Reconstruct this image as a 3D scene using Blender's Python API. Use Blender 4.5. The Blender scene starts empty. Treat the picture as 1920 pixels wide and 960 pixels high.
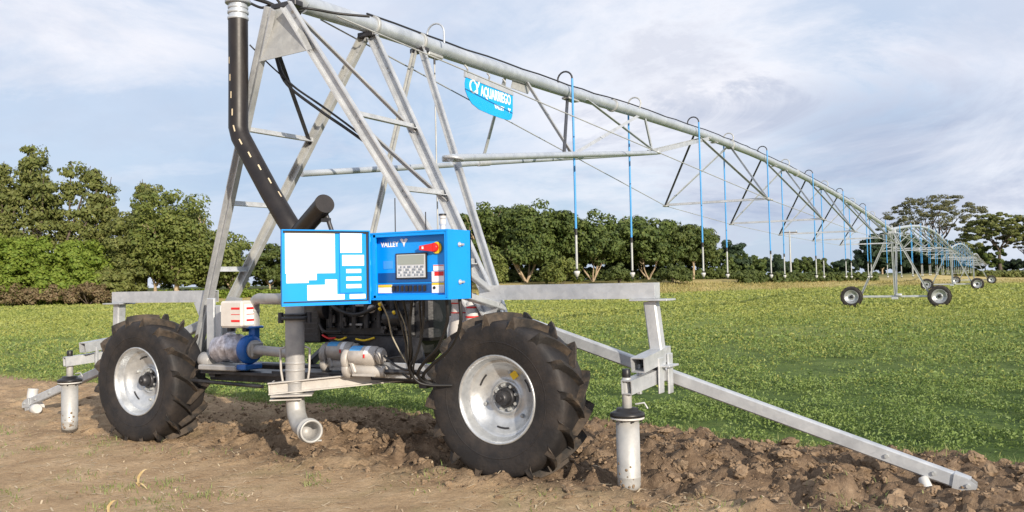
import bpy, math, random
import numpy as np
from mathutils import Vector, Matrix
R = math.radians
S = bpy.context.scene
COL = S.collection
random.seed(7)

# ------------------------------------------------------------------ camera
# world axes: x = travel direction of the machine, y = along the pipeline (away), z = up
YAW, PIT, ROL = R(29.96), R(2.79), R(1.17)
CAM = np.array([5.5757, -5.9489, 1.5233])
_c, _s = math.cos(YAW), math.sin(YAW)
R0 = np.array([_c, _s, 0.]); F0 = np.array([-_s, _c, 0.]); U0 = np.array([0, 0, 1.])
_F = F0*math.cos(PIT)+U0*math.sin(PIT); _U = -F0*math.sin(PIT)+U0*math.cos(PIT)
_Rt = math.cos(ROL)*R0-math.sin(ROL)*_U; _Up = math.sin(ROL)*R0+math.cos(ROL)*_U
cam_d = bpy.data.cameras.new('camera'); cam = bpy.data.objects.new('camera', cam_d); COL.objects.link(cam)
cam_d.sensor_width = 36; cam_d.lens = 1661.8*36/1920; cam_d.shift_y = -(480-444.8)/1920
cam_d.clip_start = .05; cam_d.clip_end = 9000
cam.matrix_world = Matrix(((_Rt[0], _Up[0], -_F[0], CAM[0]), (_Rt[1], _Up[1], -_F[1], CAM[1]), (_Rt[2], _Up[2], -_F[2], CAM[2]), (0, 0, 0, 1)))
S.camera = cam

# ------------------------------------------------------------------ sun, sky, exposure
SUN = Vector((2.6, -1.70, 1.05)).normalized()
ELEV = math.asin(SUN.z); AZ = math.atan2(SUN.x, SUN.y)
sl = bpy.data.lights.new('sun', 'SUN'); sl.energy = 5.0; sl.angle = R(.6); sl.color = (1, .89, .74)
so = bpy.data.objects.new('sun', sl); COL.objects.link(so)
so.rotation_euler = SUN.to_track_quat('Z', 'Y').to_euler(); so.location = (30, -20, 20)

W = bpy.data.worlds.new('World'); S.world = W; W.use_nodes = True
def world():
    nt = W.node_tree; nt.nodes.clear(); n = nt.nodes.new; L = nt.links.new
    out = n('ShaderNodeOutputWorld'); bg = n('ShaderNodeBackground'); bg.inputs['Strength'].default_value = .140
    L(bg.outputs[0], out.inputs[0])
    sky = n('ShaderNodeTexSky'); sky.sky_type = 'NISHITA'; sky.sun_disc = False
    sky.sun_elevation = ELEV; sky.sun_rotation = AZ; sky.air_density = 1.0; sky.dust_density = 1.2; sky.ozone_density = 1.2
    tc = n('ShaderNodeTexCoord'); sep = n('ShaderNodeSeparateXYZ'); L(tc.outputs['Generated'], sep.inputs[0])
    def m(op, a, b=None, c=None, cl=False):
        k = n('ShaderNodeMath'); k.operation = op; k.use_clamp = cl
        for i, v in enumerate((a, b, c)):
            if v is None: continue
            if isinstance(v, (int, float)): k.inputs[i].default_value = v
            else: L(v, k.inputs[i])
        return k.outputs[0]
    zc = m('MAXIMUM', sep.outputs['Z'], 0.0)
    den = m('ADD', zc, .30)
    cb = n('ShaderNodeCombineXYZ'); L(m('DIVIDE', sep.outputs['X'], den), cb.inputs[0]); L(m('DIVIDE', sep.outputs['Y'], den), cb.inputs[1]); cb.inputs[2].default_value = 3.7
    def noise(scale, detail, rough, off, dist=0.):
        mp = n('ShaderNodeMapping'); mp.inputs['Location'].default_value = off; L(cb.outputs[0], mp.inputs[0])
        t = n('ShaderNodeTexNoise'); t.inputs['Scale'].default_value = scale; t.inputs['Detail'].default_value = detail
        t.inputs['Roughness'].default_value = rough; t.inputs['Distortion'].default_value = dist; L(mp.outputs[0], t.inputs['Vector']); return t.outputs['Fac']
    def ramp(f, pts):
        r = n('ShaderNodeValToRGB'); L(f, r.inputs[0]); e = r.color_ramp.elements
        e[0].position, e[0].color = pts[0][0], (*pts[0][1], 1); e[1].position, e[1].color = pts[-1][0], (*pts[-1][1], 1)
        for p, c in pts[1:-1]: k = e.new(p); k.color = (*c, 1)
        return r.outputs['Color']
    def mix(f, a, b):
        k = n('ShaderNodeMix'); k.data_type = 'RGBA'
        if isinstance(f, float): k.inputs['Factor'].default_value = f
        else: L(f, k.inputs['Factor'])
        for s, v in ((6, a), (7, b)):
            if isinstance(v, tuple): k.inputs[s].default_value = (*v, 1)
            else: L(v, k.inputs[s])
        return k.outputs[2]
    g = lambda v: (v, v, v)
    # clear sky, softened to the pale blue of a humid evening
    clear = mix(.8, sky.outputs[0], (2.75, 3.7, 5.1))
    # thin high veil, brighter towards the zenith
    veil_n = noise(.55, 6, .6, (3.1, 8.2, 0), .3)
    veil_h = m('MULTIPLY_ADD', zc, 1.6, .42, cl=True)
    veil = m('MULTIPLY', ramp(veil_n, [(.34, g(.22)), (.60, g(1))]), veil_h, cl=True)
    base = mix(veil, clear, (4.75, 5.05, 5.85))
    # big bright bank
    b1 = noise(.42, 8, .62, (-1.55, 2.3, 0), .4)
    bright = ramp(b1, [(.47, g(0)), (.58, g(.9))])
    base = mix(m('MULTIPLY', bright, .6), base, (5.9, 5.95, 6.4))
    def bank(px, py, inner, outer, sq=1.):        # soft region of sky round one direction
        dr = (_F+_Rt*(px-960)/1661.8+_Up*(444.8-py)/1661.8); dr = dr/np.linalg.norm(dr)
        vm = n('ShaderNodeVectorMath'); vm.operation = 'SUBTRACT'; nv = n('ShaderNodeVectorMath'); nv.operation = 'NORMALIZE'
        L(tc.outputs['Generated'], nv.inputs[0]); L(nv.outputs[0], vm.inputs[0]); vm.inputs[1].default_value = dr
        sc = n('ShaderNodeVectorMath'); sc.operation = 'MULTIPLY'; sc.inputs[1].default_value = (1, 1, sq); L(vm.outputs[0], sc.inputs[0])
        ln = n('ShaderNodeVectorMath'); ln.operation = 'LENGTH'; L(sc.outputs[0], ln.inputs[0])
        wob = m('MULTIPLY_ADD', noise(1.7, 10, .66, (2.2, 7.7, 0), .7), .80, -.40)
        return ramp(m('ADD', ln.outputs['Value'], wob), [(inner, g(1)), (outer, g(0))])
    base = mix(m('MULTIPLY', bank(1330, 150, .03, .30, 1.7), .95), base, (6.35, 6.3, 6.6))
    base = mix(m('MULTIPLY', bank(1800, 110, .03, .22, 2.0), .7), base, (5.8, 5.8, 6.3))
    base = mix(m('MULTIPLY', bank(170, 90, .0, .17, 2.4), .8), base, (6.0, 6.0, 6.4))
    base = mix(m('MULTIPLY', bank(560, 380, .02, .26, 1.8), .55), base, (2.7, 3.6, 5.0))
    base = mix(m('MULTIPLY', bank(1660, 270, .09, .24, 2.3), .95), base, (2.8, 3.3, 4.4))
    base = mix(m('MULTIPLY', bank(1310, 125, .02, .09, 1.8), .55), base, (3.5, 3.85, 4.75))
    base = mix(m('MULTIPLY', bank(1480, 215, .02, .09, 2.6), .6), base, (3.5, 3.85, 4.75))
    b4 = noise(1.5, 10, .62, (6.4, 3.3, 0), .6)
    base = mix(ramp(b4, [(.50, g(0)), (.68, g(.5))]), base, (6.1, 6.1, 6.5))
    # slate undersides
    b2 = noise(1.15, 8, .6, (4.7, -2.4, 0), .5)
    d = m('MULTIPLY', ramp(b2, [(.50, g(0)), (.66, g(.8))]), ramp(sep.outputs['Z'], [(.03, g(1)), (.35, g(.35))]))
    base = mix(m('MULTIPLY', d, .8), base, (3.3, 3.75, 4.7))
    b3 = noise(3.2, 6, .6, (1.2, 5.1, 0), .3)
    d3 = ramp(b3, [(.57, g(0)), (.70, g(.6))])
    base = mix(m('MULTIPLY', d3, .6), base, (4.0, 4.3, 5.2))
    L(base, bg.inputs['Color'])
world()
vs = S.view_settings; vs.view_transform = 'Standard'; vs.look = 'None'; vs.gamma = 1; vs.exposure = .2; vs.use_curve_mapping = False
S.render.engine = 'CYCLES'

# ------------------------------------------------------------------ materials
def mat(name, color=(.5, .5, .5), rough=.6, metal=0., color2=None, nscale=6., ndetail=5, lo=.35, hi=.65, bump=0., bscale=40., rvar=0., island=0., island_col=None,
        trans=0., spec=.5, vor=0., coat=0.):
    M = bpy.data.materials.new(name); M.use_nodes = True; nt = M.node_tree; N = nt.nodes; L = nt.links.new
    b = N['Principled BSDF']; b.inputs['Roughness'].default_value = rough; b.inputs['Metallic'].default_value = metal
    b.inputs['Specular IOR Level'].default_value = spec
    if coat: b.inputs['Coat Weight'].default_value = coat
    col = None
    tc = N.new('ShaderNodeTexCoord')
    if color2:
        t = N.new('ShaderNodeTexNoise'); t.inputs['Scale'].default_value = nscale; t.inputs['Detail'].default_value = ndetail; t.inputs['Roughness'].default_value = .65
        L(tc.outputs['Object'], t.inputs['Vector'])
        r = N.new('ShaderNodeValToRGB'); L(t.outputs['Fac'], r.inputs[0]); e = r.color_ramp.elements
        e[0].position = lo; e[0].color = (*color, 1); e[1].position = hi; e[1].color = (*color2, 1); col = r.outputs[0]
        if rvar:
            mr = N.new('ShaderNodeMapRange'); L(t.outputs['Fac'], mr.inputs[0]); mr.inputs[3].default_value = rough-rvar; mr.inputs[4].default_value = rough+rvar; L(mr.outputs[0], b.inputs['Roughness'])
    if vor and col is not None:
        v = N.new('ShaderNodeTexVoronoi'); v.inputs['Scale'].default_value = vor; L(tc.outputs['Object'], v.inputs['Vector'])
        mx = N.new('ShaderNodeMix'); mx.data_type = 'RGBA'; mx.blend_type = 'OVERLAY'; mx.inputs['Factor'].default_value = .07
        sp = N.new('ShaderNodeSeparateColor'); L(v.outputs['Color'], sp.inputs[0])
        L(col, mx.inputs[6]); L(sp.outputs[0], mx.inputs[7]); col = mx.outputs[2]
    if island:
        gm = N.new('ShaderNodeNewGeometry'); mx = N.new('ShaderNodeMix'); mx.data_type = 'RGBA'
        rr = N.new('ShaderNodeMapRange'); L(gm.outputs['Random Per Island'], rr.inputs[0]); rr.inputs[4].default_value = island; L(rr.outputs[0], mx.inputs['Factor'])
        if col is not None: L(col, mx.inputs[6])
        else: mx.inputs[6].default_value = (*color, 1)
        mx.inputs[7].default_value = (*island_col, 1); col = mx.outputs[2]
    if col is not None: L(col, b.inputs['Base Color'])
    else: b.inputs['Base Color'].default_value = (*color, 1)
    if bump:
        t2 = N.new('ShaderNodeTexNoise'); t2.inputs['Scale'].default_value = bscale; t2.inputs['Detail'].default_value = 4; L(tc.outputs['Object'], t2.inputs['Vector'])
        bp = N.new('ShaderNodeBump'); bp.inputs['Strength'].default_value = bump; bp.inputs['Distance'].default_value = .02; L(t2.outputs['Fac'], bp.inputs['Height']); L(bp.outputs[0], b.inputs['Normal'])
    if trans:
        tr = N.new('ShaderNodeBsdfTranslucent'); ms = N.new('ShaderNodeMixShader'); ms.inputs[0].default_value = trans
        if col is not None: L(col, tr.inputs['Color'])
        else: tr.inputs['Color'].default_value = (*color, 1)
        L(b.outputs[0], ms.inputs[1]); L(tr.outputs[0], ms.inputs[2]); L(ms.outputs[0], N['Material Output'].inputs[0])
    return M
GALV = mat('galvanised_steel', (.43, .45, .475), .42, .4, (.56, .58, .60), 5, 6, rvar=.12, vor=26, bump=.04, bscale=90)
GALVD = mat('weathered_galvanised_steel', (.38, .39, .39), .55, .35, (.48, .49, .48), 7, 6, rvar=.1, vor=18, bump=.05, bscale=60)
GALVP = mat('galvanised_pipe', (.40, .44, .49), .42, .4, (.50, .54, .59), 3.5, 6, rvar=.1, vor=12, bump=.04, bscale=60)
WHITEM = mat('bright_zinc_rim', (.44, .46, .48), .36, .6, (.58, .60, .62), 9, 6, rvar=.12, vor=30, bump=.05, bscale=50)
ROLLM = mat('roller_steel', (.36, .36, .35), .5, .25, (.47, .465, .45), 7, 5, rvar=.1, bump=.05, bscale=60)
GREYM = mat('grey_painted_pipe', (.27, .27, .27), .45, .1, (.36, .35, .34), 8, 5, rvar=.08, bump=.04)
BEIGEM = mat('dusty_light_grey_paint', (.38, .355, .33), .5, .1, (.48, .455, .42), 8, 5, rvar=.08, bump=.04)
DKSTEEL = mat('dark_steel', (.035, .035, .04), .45, .5, (.07, .07, .075), 10, 4, bump=.05)
BLACK = mat('black_plastic', (.012, .012, .014), .42, 0, (.022, .02, .02), 8, 4)
HOSE = mat('black_rubber_hose', (.009, .007, .007), .45, 0, (.018, .014, .013), 5, 5, rvar=.1, bump=.03)
CABLE = mat('black_cable', (.012, .012, .013), .5)
ENG = mat('black_engine_paint', (.010, .011, .014), .4, .1, (.03, .03, .032), 16, 5, rvar=.1, bump=.08, bscale=50)
BLUE = mat('blue_cabinet_paint', (.0, .27, .80), .4, 0, (.0, .30, .86), 3, 4, spec=.4, bump=.015, bscale=30)
BLUEP = mat('blue_panel_paint', (.0, .27, .80), .35, 0, (.0, .29, .84), 3, 4)
NAVY = mat('navy_panel_band', (.006, .075, .26), .3)
BLUEH = mat('blue_drop_hose', (.05, .30, .66), .45)
BLUEPU = mat('blue_pump_casting', (.01, .09, .36), .35, .1, (.015, .13, .45), 8, 4, bump=.1, bscale=60)
BANNER = mat('blue_banner', (.0, .36, .80), .45, 0, (.0, .38, .84), 2, 3)
WHITE = mat('white_paper', (.86, .86, .86), .6)
WLET = mat('white_lettering', (.88, .88, .88), .5)
WPL = mat('white_plastic', (.50, .49, .47), .4, 0, (.60, .59, .57), 10, 4)
CREAM = mat('cream_painted_metal', (.56, .525, .49), .45, 0, (.62, .59, .55), 8, 4)
RED = mat('red_plastic', (.65, .02, .02), .35); YEL = mat('yellow_plastic', (.80, .55, .02), .4)
LCD = mat('lcd_glass', (.30, .33, .30), .2); KEY = mat('grey_keys', (.62, .65, .70), .4); KEYD = mat('dark_keys', (.22, .25, .30), .4)
PBLUE = mat('pale_blue_print', (.08, .36, .72), .4)
FOIL = mat('silver_wrap', (.22, .20, .22), .4, .4, (.62, .62, .70), 11, 6, bump=.9, bscale=16)
ROPE = mat('dirty_string', (.35, .32, .24), .8)
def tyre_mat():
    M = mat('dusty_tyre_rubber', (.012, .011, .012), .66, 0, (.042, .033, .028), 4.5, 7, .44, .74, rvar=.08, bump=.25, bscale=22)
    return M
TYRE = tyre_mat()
MUD = mat('dried_mud', (.16, .11, .07), .9, 0, (.27, .19, .12), 20, 4)
LUG = mat('muddy_tyre_lugs', (.016, .014, .013), .78, 0, (.110, .080, .055), 6, 6, .42, .72, bump=.3, bscale=30)

# ------------------------------------------------------------------ mesh builder
class MB:
    def __init__(s): s.v = []; s.f = []; s.sm = []; s.pr = []
    def add(s, vs, fs, smooth=False, M=None, new=True):
        o = len(s.v)
        if new: s.pr.append((o, len(s.f)))
        for v in vs:
            v = Vector(v)
            if M is not None: v = M @ v
            s.v.append(tuple(v))
        for f in fs: s.f.append(tuple(i+o for i in f)); s.sm.append(smooth)
        return s
    def box(s, c, size, rot=None, ch=.0):
        x, y, z = (k/2 for k in size)
        M = Matrix.Translation(c) @ (rot.to_4x4() if rot is not None else Matrix())
        k = min(ch, x*.9, y*.9, z*.9)
        if k <= 0:
            vs = [(a*x, b*y, d*z) for a in (-1, 1) for b in (-1, 1) for d in (-1, 1)]
            fs = [(0, 1, 3, 2), (4, 6, 7, 5), (0, 4, 5, 1), (2, 3, 7, 6), (0, 2, 6, 4), (1, 5, 7, 3)]
            return s.add(vs, fs, False, M)
        sec = [(-x+k, -y), (x-k, -y), (x, -y+k), (x, y-k), (x-k, y), (-x+k, y), (-x, y-k), (-x, -y+k)]
        sec2 = [(-x+k, -y+k), (x-k, -y+k), (x-k, -y+k), (x-k, y-k), (x-k, y-k), (-x+k, y-k), (-x+k, y-k), (-x+k, -y+k)]
        vs = [(a, b, -z) for a, b in sec2]+[(a, b, -z+k) for a, b in sec]+[(a, b, z-k) for a, b in sec]+[(a, b, z) for a, b in sec2]
        fs = [tuple(range(7, -1, -1)), tuple(range(24, 32))]
        for r_ in range(3):
            for i in range(8): j = (i+1) % 8; fs.append((r_*8+i, r_*8+j, r_*8+8+j, r_*8+8+i))
        return s.add(vs, fs, False, M)
    def ext(s, sec, p0, p1, up=(0, 0, 1), caps=True, sec1=None):
        """extrude closed 2D section (a along side, b along up) from p0 to p1"""
        p0, p1 = Vector(p0), Vector(p1); d = (p1-p0).normalized(); up = Vector(up)
        side = d.cross(up)
        if side.length < 1e-4: side = d.cross(Vector((1, 0, 0)))
        side.normalize(); u = side.cross(d).normalized(); n = len(sec); q = sec1 or sec
        vs = [p0+side*a+u*b for a, b in sec]+[p1+side*a+u*b for a, b in q]
        fs = [(i, (i+1) % n, n+(i+1) % n, n+i) for i in range(n)]
        if caps: fs += [tuple(range(n-1, -1, -1)), tuple(range(n, 2*n))]
        return s.add(vs, fs)
    def beam(s, p0, p1, w, h, up=(0, 0, 1), c=None):
        c = min(w, h)*.12 if c is None else c; x, y = w/2, h/2
        return s.ext([(-x+c, -y), (x-c, -y), (x, -y+c), (x, y-c), (x-c, y), (-x+c, y), (-x, y-c), (-x, -y+c)], p0, p1, up)
    def chan(s, p0, p1, w, h, up=(0, 0, 1), t=.012):
        x, y = w/2, h
        return s.ext([(-x, 0), (x, 0), (x, y), (x-t, y), (x-t, t), (-x+t, t), (-x+t, y), (-x, y)], p0, p1, up)
    def angle(s, p0, p1, w, up=(0, 0, 1), t=.008):
        return s.ext([(0, 0), (w, 0), (w, t), (t, t), (t, w), (0, w)], p0, p1, up)
    def hollow(s, p0, p1, w, h, t=.008, up=(0, 0, 1)):
        p0, p1 = Vector(p0), Vector(p1); d = (p1-p0).normalized(); side = d.cross(Vector(up)).normalized(); u = side.cross(d).normalized()
        vs = []
        for p in (p0, p1):
            for k in (0, t):
                vs += [p+side*a*(w/2-k)+u*b*(h/2-k) for a, b in ((-1, -1), (1, -1), (1, 1), (-1, 1))]
        fs = []
        for i in range(4):
            j = (i+1) % 4
            fs += [(i, j, 8+j, 8+i), (4+j, 4+i, 12+i, 12+j), (i, 4+i, 4+j, j), (8+i, 8+j, 12+j, 12+i)]
        return s.add(vs, fs)
    def tube(s, pts, r, n=12, caps=True, smooth=True):
        pts = [Vector(p) for p in pts]; rs = r if isinstance(r, (list, tuple)) else [r]*len(pts)
        T = []
        for i in range(len(pts)):
            a = pts[max(i-1, 0)]; b = pts[min(i+1, len(pts)-1)]; T.append((b-a).normalized())
        u = T[0].orthogonal().normalized(); vs = []
        for i, p in enumerate(pts):
            if i: u = (T[i-1].rotation_difference(T[i]) @ u); u = (u-T[i]*u.dot(T[i])).normalized()
            w = T[i].cross(u)
            vs += [p+(u*math.cos(2*math.pi*k/n)+w*math.sin(2*math.pi*k/n))*rs[i] for k in range(n)]
        fs = [(i*n+k, i*n+(k+1) % n, (i+1)*n+(k+1) % n, (i+1)*n+k) for i in range(len(pts)-1) for k in range(n)]
        s.add(vs, fs, smooth)
        if caps:
            s.add(vs[:n], [tuple(range(n-1, -1, -1))], new=False); s.add(vs[-n:], [tuple(range(n))], new=False)
        return s
    def cyl(s, p0, p1, r, n=20, r1=None, ch=0.):
        p0, p1 = Vector(p0), Vector(p1); r1 = r if r1 is None else r1
        if ch > 0:
            d = (p1-p0).normalized()
            return s.tube([p0, p0+d*ch, p1-d*ch, p1], [r-ch, r, r1, r1-ch], n, True)
        return s.tube([p0, p1], [r, r1], n, True)
    def lathe(s, prof, c=(0, 0, 0), axis=(0, 1, 0), n=48, smooth=True, closed=False):
        """profile [(r, t)] with t along axis"""
        ax = Vector(axis).normalized(); u = ax.orthogonal().normalized(); w = ax.cross(u); c = Vector(c); vs = []
        for r, t in prof: vs += [c+ax*t+(u*math.cos(2*math.pi*k/n)+w*math.sin(2*math.pi*k/n))*r for k in range(n)]
        m_ = len(prof); fs = [(i*n+k, i*n+(k+1) % n, ((i+1) % m_)*n+(k+1) % n, ((i+1) % m_)*n+k) for i in range(m_ if closed else m_-1) for k in range(n)]
        return s.add(vs, fs, smooth)
    def prism(s, poly, ax, t0, t1):
        """poly of 2D points extruded along axis ('x','y','z') between t0 and t1"""
        def P(a, b, t): return {'x': (t, a, b), 'y': (a, t, b), 'z': (a, b, t)}[ax]
        n = len(poly); vs = [P(a, b, t0) for a, b in poly]+[P(a, b, t1) for a, b in poly]
        fs = [(i, (i+1) % n, n+(i+1) % n, n+i) for i in range(n)]+[tuple(range(n-1, -1, -1)), tuple(range(n, 2*n))]
        return s.add(vs, fs)
    def mesh(s, name):
        me = bpy.data.meshes.new(name); me.from_pydata(s.v, [], s.f); me.polygons.foreach_set('use_smooth', s.sm); me.validate(); 
        import bmesh
        bm = bmesh.new(); bm.from_mesh(me); bmesh.ops.recalc_face_normals(bm, faces=bm.faces); bm.to_mesh(me); bm.free(); me.update()
        return me
    def build(s, name, m, parent=None, label=None):
        me = s.mesh(name); me.materials.append(m)
        o = bpy.data.objects.new(name, me); COL.objects.link(o)
        if parent is not None: o.parent = parent
        if label: o['label'] = label
        return o
def split(mb, name, m, parent):
    """each primitive of the builder becomes an object of its own"""
    E_ = mb.pr+[(len(mb.v), len(mb.f))]
    for (v0, f0), (v1, f1) in zip(E_, E_[1:]):
        q = MB(); q.add(mb.v[v0:v1], [tuple(i-v0 for i in f) for f in mb.f[f0:f1]]); q.sm = mb.sm[f0:f1]; q.build(name, m, parent)
def spline(pts, k=6):
    P = [Vector(p) for p in pts]; out = []
    for i in range(len(P)-1):
        a, b, c, d = P[max(i-1, 0)], P[i], P[i+1], P[min(i+2, len(P)-1)]
        for j in range(k):
            t = j/k; out.append(.5*((2*b)+(c-a)*t+(2*a-5*b+4*c-d)*t*t+(3*b-a-3*c+d)*t**3))
    out.append(P[-1]); return out
def thing(name, label, cat, loc=(0, 0, 0), rz=0, group=None):
    o = bpy.data.objects.new(name, None); COL.objects.link(o); o.empty_display_size = .2
    o.location = loc; o.rotation_euler = (0, 0, rz); o['label'] = label; o['category'] = cat
    if group: o['group'] = group
    return o
def tag(o, label, cat, group=None, kind=None):
    o['label'] = label; o['category'] = cat
    if group: o['group'] = group
    if kind: o['kind'] = kind
    return o
def dup(root, loc, rz=None, label=None, group=None, scale=None):
    def cp(o, par):
        c = o.copy(); COL.objects.link(c)
        if par is not None: c.parent = par; c.matrix_parent_inverse = o.matrix_parent_inverse.copy()
        for ch in o.children: cp(ch, c)
        return c
    r = cp(root, None); r.location = loc
    if rz is not None: r.rotation_euler = (0, 0, rz)
    if scale is not None: r.scale = scale
    if label: r['label'] = label
    if group: r['group'] = group
    return r
def arr_mesh(name, V, F, m, kind=None, smooth=False, parent=None):
    """fast mesh from numpy arrays; F is (n,3) or (n,4)"""
    me = bpy.data.meshes.new(name); n, k = F.shape
    me.vertices.add(len(V)); me.vertices.foreach_set('co', np.ascontiguousarray(V, dtype=np.float32).ravel())
    me.loops.add(n*k); me.loops.foreach_set('vertex_index', np.ascontiguousarray(F, dtype=np.int32).ravel())
    me.polygons.add(n); me.polygons.foreach_set('loop_start', np.arange(0, n*k, k, dtype=np.int32)); me.polygons.foreach_set('loop_total', np.full(n, k, dtype=np.int32))
    me.polygons.foreach_set('use_smooth', np.full(n, smooth)); me.update(calc_edges=True); me.materials.append(m)
    o = bpy.data.objects.new(name, me); COL.objects.link(o)
    if kind: o['kind'] = kind
    if parent is not None: o.parent = parent
    return o

# ------------------------------------------------------------------ ground
def vnoise(x, y, seed=0):
    xi = np.floor(x).astype(np.int64); yi = np.floor(y).astype(np.int64); fx = x-xi; fy = y-yi
    fx = fx*fx*(3-2*fx); fy = fy*fy*(3-2*fy)
    def h(a, b):
        v = (a*374761393+b*668265263+seed*1442695041) & 0xffffffff
        v = ((v ^ (v >> 13))*1274126177) & 0xffffffff; v = (v ^ (v >> 16)) & 0xffff
        return v/65535.
    return (h(xi, yi)*(1-fx)+h(xi+1, yi)*fx)*(1-fy)+(h(xi, yi+1)*(1-fx)+h(xi+1, yi+1)*fx)*fy
def fbm(x, y, sc, octv=4, seed=0, gain=.5):
    a = 1.; t = 0.; s = 0.
    for o in range(octv): t = t+a*(vnoise(x*sc+o*17.3, y*sc-o*9.1, seed+o)-.5); s += a; a *= gain; sc *= 2.03
    return t/s*2
def sstep(a, b, x): t = np.clip((x-a)/(b-a), 0, 1); return t*t*(3-2*t)
def field_edge(x, y):            # metres beyond the far edge of the crop (negative inside)
    dx, dy = x-CAM[0], y-CAM[1]; X = dx*_c+dy*_s; D = -dx*_s+dy*_c
    return D-(92+np.maximum(0, X-15)*.5)
def crop_line(x): return np.interp(x, [-14, -9, -4.6, -2.6, 0, 1.5, 3.4, 5.0, 8.], [3.7, 3.1, 2.6, 2.45, 2.2, 2.4, 1.95, 1.9, 1.55])
def height(x, y):
    h = -.15*sstep(4, 42, y)
    e = field_edge(x, y)
    h = h+1.45*sstep(0, 20, e)+sstep(60, 400, e)*0.0
    near = sstep(16, 9, np.hypot(x-1, y-1))
    b = crop_line(x)+.35*fbm(x, y, .9, 3, 5)
    dist = sstep(-.75, .1, y+.15*fbm(x, y, 1.2, 2, 9))*sstep(b+.25, b-.35, y)      # loosened strip
    rgt = sstep(-3.0, 1.2, x)*.55+.45
    h = h+near*(.018*fbm(x, y, .7, 4, 1)+.010*fbm(x, y, 5, 3, 2))
    cl = fbm(x, y, 3.2, 4, 3, .6); cl2 = np.abs(fbm(x, y, 7.5, 3, 4))
    cr = np.abs(fbm(x+.4*fbm(x, y, 2, 2, 61), y, 4.2, 4, 8, .62)); f3 = fbm(x, y, 15, 3, 12, .6)
    h = h+near*dist*rgt*(.045+.10*np.maximum(cl, -.3)+.16*cr+.06*cl2+.05*f3)
    h = h+near*dist*.07*(np.exp(-((y-.42)/.22)**2)*sstep(-1.6, -.9, x)*sstep(1.7, 1.0, x)+np.exp(-((y-1.0)/.45)**2)*sstep(2.2, 3.2, x)*sstep(5.4, 4.4, x))*(1+.9*fbm(x, y, 2.4, 3, 91))
    h = h+near*(1-dist)*(.006*np.abs(fbm(x, y, 11, 3, 14)))*sstep(.2, -.2, y)
    # tyre track pressed in along the wheel line
    h = h-near*.05*np.exp(-((y-.02)/.20)**2)*sstep(-4.5, -3, x)
    h = h-near*.03*(1-dist)*sstep(b-.3, b+.3, y)*0
    return h
def axis(lo, hi, st, far, n):
    a = np.arange(lo, hi+st/2, st); g = np.geomspace(st, far, n); g = np.cumsum(g/g.sum()*(far)); return np.concatenate([lo-g[::-1], a, hi+g])
xs = axis(-7.5, 7.6, .034, 2500, 70); ys = axis(-4.6, 3.4, .034, 2500, 70)
GX, GY = np.meshgrid(xs, ys, indexing='ij'); GZ = height(GX, GY)
nx, ny = len(xs), len(ys)
idx = np.arange(nx*ny).reshape(nx, ny)
F = np.stack([idx[:-1, :-1], idx[1:, :-1], idx[1:, 1:], idx[:-1, 1:]], -1).reshape(-1, 4)
V = np.stack([GX, GY, GZ], -1).reshape(-1, 3)

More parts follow.
